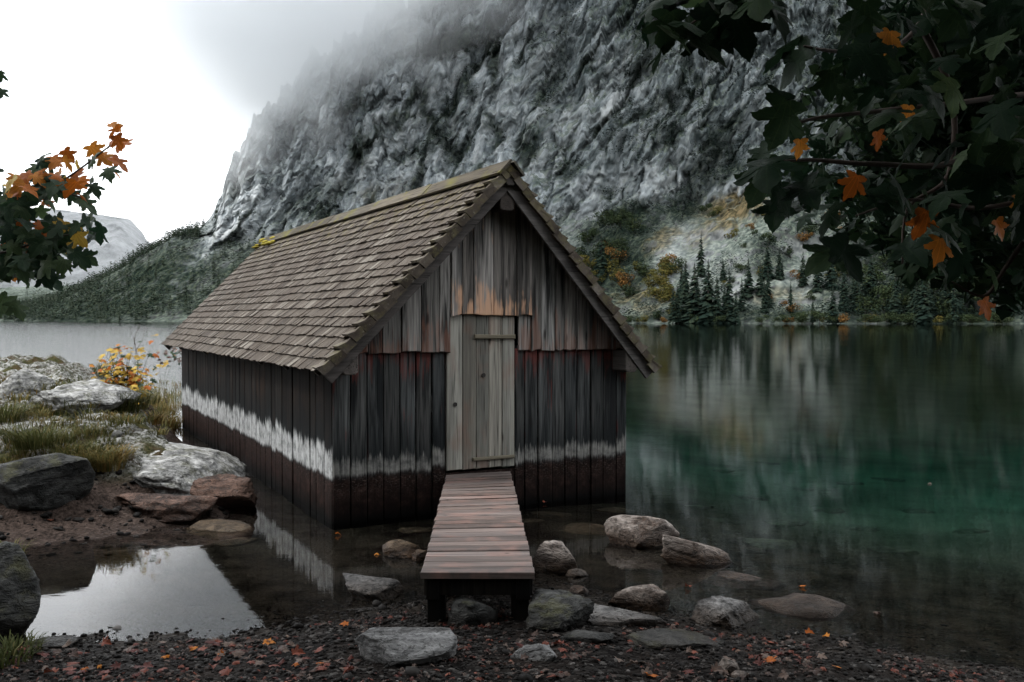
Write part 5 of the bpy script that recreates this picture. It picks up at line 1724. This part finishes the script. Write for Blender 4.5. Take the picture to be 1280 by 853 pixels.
tube('stem', [st0, at_y(172, 450, st0[1]), at_y(168, 425, st0[1]), at_y(176, 405, st0[1])], 0.010, 0.003, M['twig'], sap, 6, Vector(st0))
tube('branch', [at_y(170, 438, st0[1]), at_y(178, 425, st0[1]), at_y(181, 408, st0[1])], 0.005, 0.002, M['twig'], sap, 5, Vector(st0))
tube('branch', [at_y(170, 432, st0[1]), at_y(165, 418, st0[1]), at_y(161, 405, st0[1])], 0.004, 0.002, M['twig'], sap, 5, Vector(st0))
rw0 = ground_hit(212, 520)
row = empty('rowan_sprig', rw0)
tag(row, 'leafy sprig with red tips in front of the far boathouse corner', 'sapling')
Yr = rw0[1]
for (a, b) in (((205, 480), (212, 448)), ((208, 475), (224, 440)), ((200, 470), (203, 440))):
    tube('stem', [rw0, at_y(*a, Yr), at_y(*b, Yr)], 0.006, 0.002, M['twig'], row, 5, Vector(rw0))
for k in range(46):
    p = at_y(rs.gauss(216, 9), rs.gauss(446, 8), Yr + rs.uniform(-.3, .2))
    az = rs.uniform(0, 6.28)
    q = rs.random()
    put_leaf(p, (math.cos(az), math.sin(az), -.4), (0, -.6, .8), rs.uniform(.05, .09), 'leaf_dry' if q < .45 else 'leaf_green' if q < .75 else 'leaf_red' if q < .88 else 'leaf_orange', row, rel=Vector(rw0))

# ================================================================== trees across the lake
def conifer_mesh(seed, whorls=22, per=11, slim=0.17):
    """unit tall spruce: whorls of drooping boughs, each a few ragged blades"""
    r = np.random.default_rng(seed)
    V, Fs, R = [], [], []
    for k in range(whorls):
        t = (k + .5) / whorls
        z = 0.06 + 0.92 * t
        rad = slim * (1 - t) ** 0.85 * r.uniform(.75, 1.2) + 0.008
        for j in range(per):
            az = r.uniform(0, 2 * math.pi)
            d = np.array([math.cos(az), math.sin(az), 0])
            s = np.array([-d[1], d[0], 0])
            L = rad * r.uniform(.65, 1.2)
            w = L * r.uniform(.22, .40)
            dr = L * r.uniform(.25, .6)
            o = np.array([0, 0, z + r.normal(0, .01)])
            i0 = len(V)
            V += [o, o + d * L * .55 + s * w - np.array([0, 0, dr * .7]), o + d * L - np.array([0, 0, dr]), o + d * L * .55 - s * w - np.array([0, 0, dr * .75]), o + d * L * .5 + np.array([0, 0, -dr * .15])]
            Fs += [(i0, i0 + 1, i0 + 4), (i0 + 1, i0 + 2, i0 + 4), (i0 + 4, i0 + 2, i0 + 3), (i0, i0 + 4, i0 + 3)]
            R += [float(r.random())] * 5
    i0 = len(V)
    V += [np.array([.006, 0, .93]), np.array([-.006, .004, .93]), np.array([0, -.006, .93]), np.array([0, 0, 1.0])]
    Fs += [(i0, i0 + 1, i0 + 3), (i0 + 1, i0 + 2, i0 + 3), (i0 + 2, i0, i0 + 3)]
    R += [.5] * 4
    return np.array(V), np.array(Fs), np.array(R)
def crown_mesh(seed, n=620, lobes=9, sq=0.8):
    """unit broadleaf crown: leaf clumps spread through several lobes"""
    r = np.random.default_rng(seed)
    cs = np.stack([r.uniform(-.30, .30, lobes), r.uniform(-.30, .30, lobes), r.uniform(.30, .80, lobes)], -1)
    rs_ = r.uniform(.14, .26, lobes)
    V, Fs, R = [], [], []
    for _ in range(n):
        k = r.integers(lobes)
        d = r.normal(size=3)
        d /= np.linalg.norm(d)
        c = cs[k] + d * rs_[k] * r.uniform(.6, 1.08)
        nrm = d + r.normal(size=3) * .5
        nrm /= np.linalg.norm(nrm)
        a = np.cross(nrm, r.normal(size=3))
        a /= np.linalg.norm(a)
        b = np.cross(nrm, a)
        s = r.uniform(.022, .052)
        i0 = len(V)
        V += [c + a * s, c + b * s * .8, c - a * s * r.uniform(.6, 1), c - b * s * .8]
        Fs.append((i0, i0 + 1, i0 + 2, i0 + 3))
        R += [float(np.clip(r.normal(.3 + .45 * k / lobes, .18), 0, 1))] * 4
    return np.array(V), np.array(Fs), np.array(R)
trunk_me = None
def trunk_mesh(h=0.5):
    V, Fs = [], []
    for z, rr in ((-.06, .014), (h * .5, .009), (h, .004)):
        for s in range(6):
            V.append((rr * math.cos(s * 1.047), rr * math.sin(s * 1.047), z))
    for i in range(2):
        for s in range(6):
            t = (s + 1) % 6
            Fs.append((i * 6 + s, i * 6 + t, (i + 1) * 6 + t, (i + 1) * 6 + s))
    return mesh_from('trunk', V, Fs)
TR_ME = trunk_mesh(0.95)
TR_ME.materials.append(M['bark'])
TRB_ME = trunk_mesh(0.55)
TRB_ME.materials.append(M['bark'])
CON = []
for k in range(4):
    V, Fs, R = conifer_mesh(k, 24, 11, 0.16 + 0.02 * (k % 3))
    me = mesh_from('crown', V, Fs, False, {'rnd': R})
    me.materials.append(M['spruce'])
    CON.append(me)
BUSH = []
for k in range(6):
    V, Fs, R = crown_mesh(k + 40, 640, 8 + k % 3)
    me = mesh_from('crown', V, Fs, False, {'rnd': R})
    me.materials.append(M['bush_green'])
    BUSH.append(me)
rt2 = random.Random(77)
ORD = 'first second third fourth fifth sixth seventh eighth ninth tenth eleventh twelfth thirteenth fourteenth fifteenth sixteenth seventeenth eighteenth nineteenth twentieth'.split()
ORD += ['twenty-' + w for w in ORD[:9]] + ['thirtieth'] + ['thirty-' + w for w in ORD[:9]]
def order_labels(objs):
    """things alike in look are told apart by their place from the left"""
    by = {}
    for o in objs:
        by.setdefault(o['label'], []).append(o)
    for lb, L in by.items():
        if len(L) > 1:
            L.sort(key=lambda o: float(project(np.array(o.location[:]))[0]))
            for k, o in enumerate(L):
                o['label'] = f'{lb}, {ORD[k]} from left'
NUMB = []
def shore_pt(px, back=6.0):
    b = cliff_base(np.array([float(px)]))[0]
    return Vector((b[0] * (1 + back / b[1]), b[1] + back, 0.4))
def spruce(p, h, label, group):
    e = empty('spruce_tree', (p[0], p[1], p[2] - h * .02), rt2.uniform(0, 6.28))
    w = rt2.uniform(.85, 1.2)
    e.scale = (h * w, h * w, h)
    c = obj('crown', CON[rt2.randrange(4)], None, e)
    t = obj('trunk', TR_ME, None, e)
    NUMB.append(e)
    return tag(e, label, 'tree', group)
def broad(p, h, mat, label, group, name='broadleaf_tree', wide=1.0):
    e = empty(name, (p[0], p[1], p[2] - h * .16), rt2.uniform(0, 6.28))
    e.scale = (h * wide, h * wide, h)
    c = obj('crown', BUSH[rt2.randrange(6)], None, e)
    own_mat(c, M[mat])
    t = obj('trunk', TRB_ME, None, e)
    NUMB.append(e)
    return tag(e, label, 'tree', group)
def near_surface(px, py):
    q = cliff_point(px, py)
    return Vector(q)
for (bx_, by_, hp, lb) in [(857, 402, 84, 'tall slim spruce at the left of the shoreline group'), (868, 402, 78, 'slim spruce second from left in the shoreline group'), (885, 402, 82, 'broad dark spruce in the middle of the shoreline group'),
                          (896, 402, 62, 'short spruce right behind the broad dark spruce'), (911, 400, 72, 'spruce with thin top right of the broad dark spruce'), (847, 403, 52, 'low spruce at the left foot of the shoreline group'),
                          (920, 398, 44, 'small spruce at the right foot of the shoreline group')]:
    sp0 = shore_pt(bx_, rt2.uniform(3, 9))
    spruce(sp0, hp * sp0[1] / F_PX, lb, 'spruces on the far shore')
for (bx_, by_, hp, lb) in [(935, 372, 52, 'lone dark spruce on the slope right of the shoreline group'), (752, 352, 64, 'dark spruce among yellow green trees right of the roof'), (1023, 364, 50, 'small spruce on the grey scree at right'), (1088, 372, 60, 'spruce at the left end of the dark right shore'),
                          (1120, 402, 66, 'spruce behind the hanging maple at right'), (1150, 400, 74, 'dark spruce in the deep shade below the maple')]:
    q = near_surface(bx_, by_)
    spruce(q, hp * q[1] / F_PX, lb, 'spruces on the far slope')
for i in range(26):
    x = rt2.uniform(838, 1075)
    yb_ = rt2.uniform(345, 402)
    q = near_surface(x, yb_) if yb_ < 396 else shore_pt(x, rt2.uniform(2, 10))
    spruce(q, rt2.uniform(24, 58) * q[1] / F_PX, 'dark spruce scattered on the slope across the lake', 'spruces on the far slope')
for i in range(24):
    x = rt2.uniform(1075, 1275)
    q = shore_pt(x, rt2.uniform(2, 30))
    spruce(q, rt2.uniform(40, 80) * q[1] / F_PX, 'tall spruce in the shaded wood on the right shore', 'spruces on the right shore')
LED = [(522, 72), (530, 74), (537, 70), (543, 72), (549, 68), (556, 66), (561, 68), (567, 62), (572, 64), (577, 60), (582, 58), (588, 56), (593, 58), (598, 54), (604, 56), (612, 70), (618, 72), (622, 66), (583, 66), (570, 72), (552, 76)]
for (x, y) in LED:
    q = near_surface(x, y)
    spruce(q, rt2.uniform(20, 32) * q[1] / F_PX, 'small dark conifer on the cliff ledge below the cloud', 'conifers on the cliff ledge')
BR = []
for i in range(64):
    x = rt2.uniform(720, 850)
    y = rt2.uniform(272, 400)
    if x > 800 and y < 330: continue
    if y < 262 + (790 - x) * 0.6: continue
    BR.append((x, y))
for (x, y) in BR:
    q = near_surface(x, y)
    yel = y > 335 and rt2.random() < 0.6
    rus = not yel and rt2.random() < 0.08
    mat = 'bush_yellow' if yel else 'bush_rust' if rus else 'bush_green'
    lb = {'bush_yellow': 'yellowing broadleaf tree on the slope right of the roof', 'bush_rust': 'rust coloured broadleaf tree on the slope right of the roof', 'bush_green': 'dark green broadleaf tree on the slope right of the roof'}[mat]
    broad(q, rt2.uniform(16, 30) * q[1] / F_PX, mat, lb, lb.split(' on the')[0] + 's right of the roof', wide=rt2.uniform(1.0, 1.4))
for i in range(40):
    x = rt2.uniform(770, 1270)
    if 840 < x < 925 and rt2.random() < .7: continue
    q = shore_pt(x, rt2.uniform(0, 8))
    mat = rt2.choice(['bush_green', 'bush_yellow', 'bush_green', 'bush_rust']) if x < 1060 else rt2.choice(['bush_green', 'bush_green', 'bush_yellow'])
    cn = {'bush_green': 'green', 'bush_yellow': 'yellowish', 'bush_rust': 'rust coloured'}[mat]
    broad(q, rt2.uniform(9, 20) * q[1] / F_PX, mat, f'{cn} bush along the far waterline', f'{cn} bushes along the far waterline', 'shore_bush', 1.5)
for i in range(34):
    x, y = rt2.uniform(880, 1075), rt2.uniform(255, 392)
    q = near_surface(x, y)
    mat = rt2.choice(['bush_green', 'bush_green', 'bush_yellow', 'bush_rust'])
    cn = {'bush_green': 'green', 'bush_yellow': 'yellowish', 'bush_rust': 'rust coloured'}[mat]
    broad(q, rt2.uniform(8, 20) * q[1] / F_PX, mat, f'{cn} bush on the scree slope across the lake', f'{cn} bushes on the scree slope', 'slope_bush', 1.3)
for i in range(34):
    x, y = rt2.uniform(1075, 1279), rt2.uniform(300, 398)
    q = near_surface(x, y)
    broad(q, rt2.uniform(24, 44) * q[1] / F_PX, 'bush_green', 'dark green tree in the shaded wood on the right shore', 'trees on the right shore', wide=1.1)

order_labels(NUMB)
order_labels([o for o in C.objects if o.name.startswith('submerged_slab')])
# the wood on the left slope, and the scrub on the cliff, read as masses
def mass(name, mat, pick, n, hlo, hhi, seed, lab, con=0.5, out=0.0):
    r = np.random.default_rng(seed)
    idx = np.flatnonzero(pick.ravel())
    if len(idx) == 0: return
    PP = P_CLIFF[r.choice(idx, n)]
    Vc, Fc, Rc = conifer_mesh(90, 8, 6, 0.20)
    Vb, Fb_, Rb = crown_mesh(91, 34, 4)
    Vb = (Vb - Vb.mean(0)) * 1.25 + Vb.mean(0)
    Vb = np.where(True, Vb, Vb)
    VV, FF, RR = [], [], []
    k0 = 0
    Fb3 = np.concatenate([Fb_[:, [0, 1, 2]], Fb_[:, [0, 2, 3]]])
    for p in PP:
        h = r.uniform(hlo, hhi)
        if r.random() < con:
            V, Fs, Rr, s = Vc, Fc, Rc, np.array([h, h, h])
        else:
            V, Fs, Rr, s = Vb * np.array([2.0, 2.0, 1.0]), Fb3, Rb, np.array([h, h, h]) * .75
        a = r.uniform(0, 6.28)
        c_, s_ = math.cos(a), math.sin(a)
        Vt = V * s
        Vt = np.stack([Vt[:, 0] * c_ - Vt[:, 1] * s_, Vt[:, 0] * s_ + Vt[:, 1] * c_, Vt[:, 2]], -1)
        tc = np.array([-p[0], -p[1], 0.0]) / math.hypot(p[0], p[1])
        VV.append(Vt + p - np.array([0, 0, .12 * h]) + tc * out * h)
        FF.append(Fs + k0)
        RR.append(np.clip(Rr * .5 + r.random() * .6 - .05, 0, 1))
        k0 += len(V)
    o = obj(name, mesh_from(name, np.concatenate(VV), np.concatenate(FF), False, {'rnd': np.concatenate(RR)}), M[mat])
    return tag(o, lab, None, None, 'stuff')
P_CLIFF = CL_P.reshape(-1, 3)
reg = (PU > -60) & (PU < 345) & (veg_shade_a > 0.45) & (PV > 262) & (PV < 402) & (pale_a < .45)
mass('wood', 'far_forest', reg, 2300, 6.0, 11.0, 5, 'dense wood on the slope running down to the lake at left', .62)
sc_n = fbm(CL_P / 26.0 + 9.1, 4) + 0.45 * fbm(CL_P / 7.0 + 2.2, 2)
reg = (PU > 235) & (PU < 1290) & ((veg_shade_a > 0.55) | (sc_n > 0.20)) & (pale_a < .35) & (PV > -10) & (PV < 400) & ~((PU < 345) & (PV > 262))
mass('scrub', 'spruce', reg, 3800, 2.8, 7.0, 8, 'dark scrub in the gullies and ledges of the cliff', .12, 0.7)
# the wooded slope behind the camera: out of the picture, it shades the shore
rb = np.random.default_rng(50)
VV, FF, RR, k0 = [], [], [], 0
for i in range(150):
    x, y = rb.uniform(-45, 45), -rb.uniform(12, 50)
    h = rb.uniform(11, 19)
    V, Fs, Rr = conifer_mesh(300 + i % 5, 14, 8, 0.22)
    VV.append(V * h + np.array([x, y, float(ground_z(x, y)) - .3]))
    FF.append(Fs + k0)
    RR.append(Rr)
    k0 += len(V)
tag(obj('wood', mesh_from('wood', np.concatenate(VV), np.concatenate(FF), False, {'rnd': np.concatenate(RR)}), M['spruce']), 'unseen dark spruce wood on the slope behind the shore', None, None, 'stuff')
# ================================================================== air
def closed_box(name, lo, hi, mat):
    x0, y0, z0 = lo
    x1, y1, z1 = hi
    V = [(x0, y0, z0), (x1, y0, z0), (x1, y1, z0), (x0, y1, z0), (x0, y0, z1), (x1, y0, z1), (x1, y1, z1), (x0, y1, z1)]
    return obj(name, mesh_from(name, V, Fb), mat)
def cloud_mat():
    T = NT('cloud')
    co = T.pos()
    s = T.sep(co)
    a = T.math('ADD', s[0], 172.0)
    up = T.math('MULTIPLY', T.math('MAXIMUM', a, 0.0), 0.50)
    dn = T.math('MULTIPLY', T.math('MAXIMUM', T.math('MULTIPLY', a, -1.0), 0.0), 1.9)
    zb = T.math('ADD', 95.0, T.math('ADD', up, dn))
    n = T.noise(T.mapping(co, scale=(1, 1, 1.3)), 0.020, 5, 0.62, 0.5)
    k = T.math('ADD', T.math('SUBTRACT', s[2], zb), T.math('MULTIPLY', T.math('SUBTRACT', n, 0.5), 150.0))
    den = T.math('MULTIPLY', T.mapr(k, -25.0, 85.0, 0.0, 0.030, True), T.mapr(k, 70.0, 170.0, 1.0, 0.0, True))
    pv = T.n("VolumePrincipled")
    pv.inputs["Color"].default_value = (0.945, 0.96, 0.975, 1)
    T.put(pv.inputs["Density"], den)
    pv.inputs["Anisotropy"].default_value = 0.0
    T.t.links.new(pv.outputs[0], T.out.inputs["Volume"])
    return T.m
cl = closed_box('cloud', (-420, 400, 60), (140, 720, 420), cloud_mat())
tag(cl, 'low grey cloud clinging to the cliff top', None, None, 'stuff')

def haze_mat():
    T = NT('haze')
    pv = T.n("VolumePrincipled")
    pv.inputs["Color"].default_value = (0.93, 0.97, 1.0, 1)
    pv.inputs["Density"].default_value = 0.00045
    T.t.links.new(pv.outputs[0], T.out.inputs["Volume"])
    return T.m
mi = closed_box('haze', (-1900, 1000, 0.6), (-150, 1400, 300), haze_mat())  # added volume standing in for the haze of distance
tag(mi, 'pale mist in the valley in front of the far mountain', None, None, 'stuff')
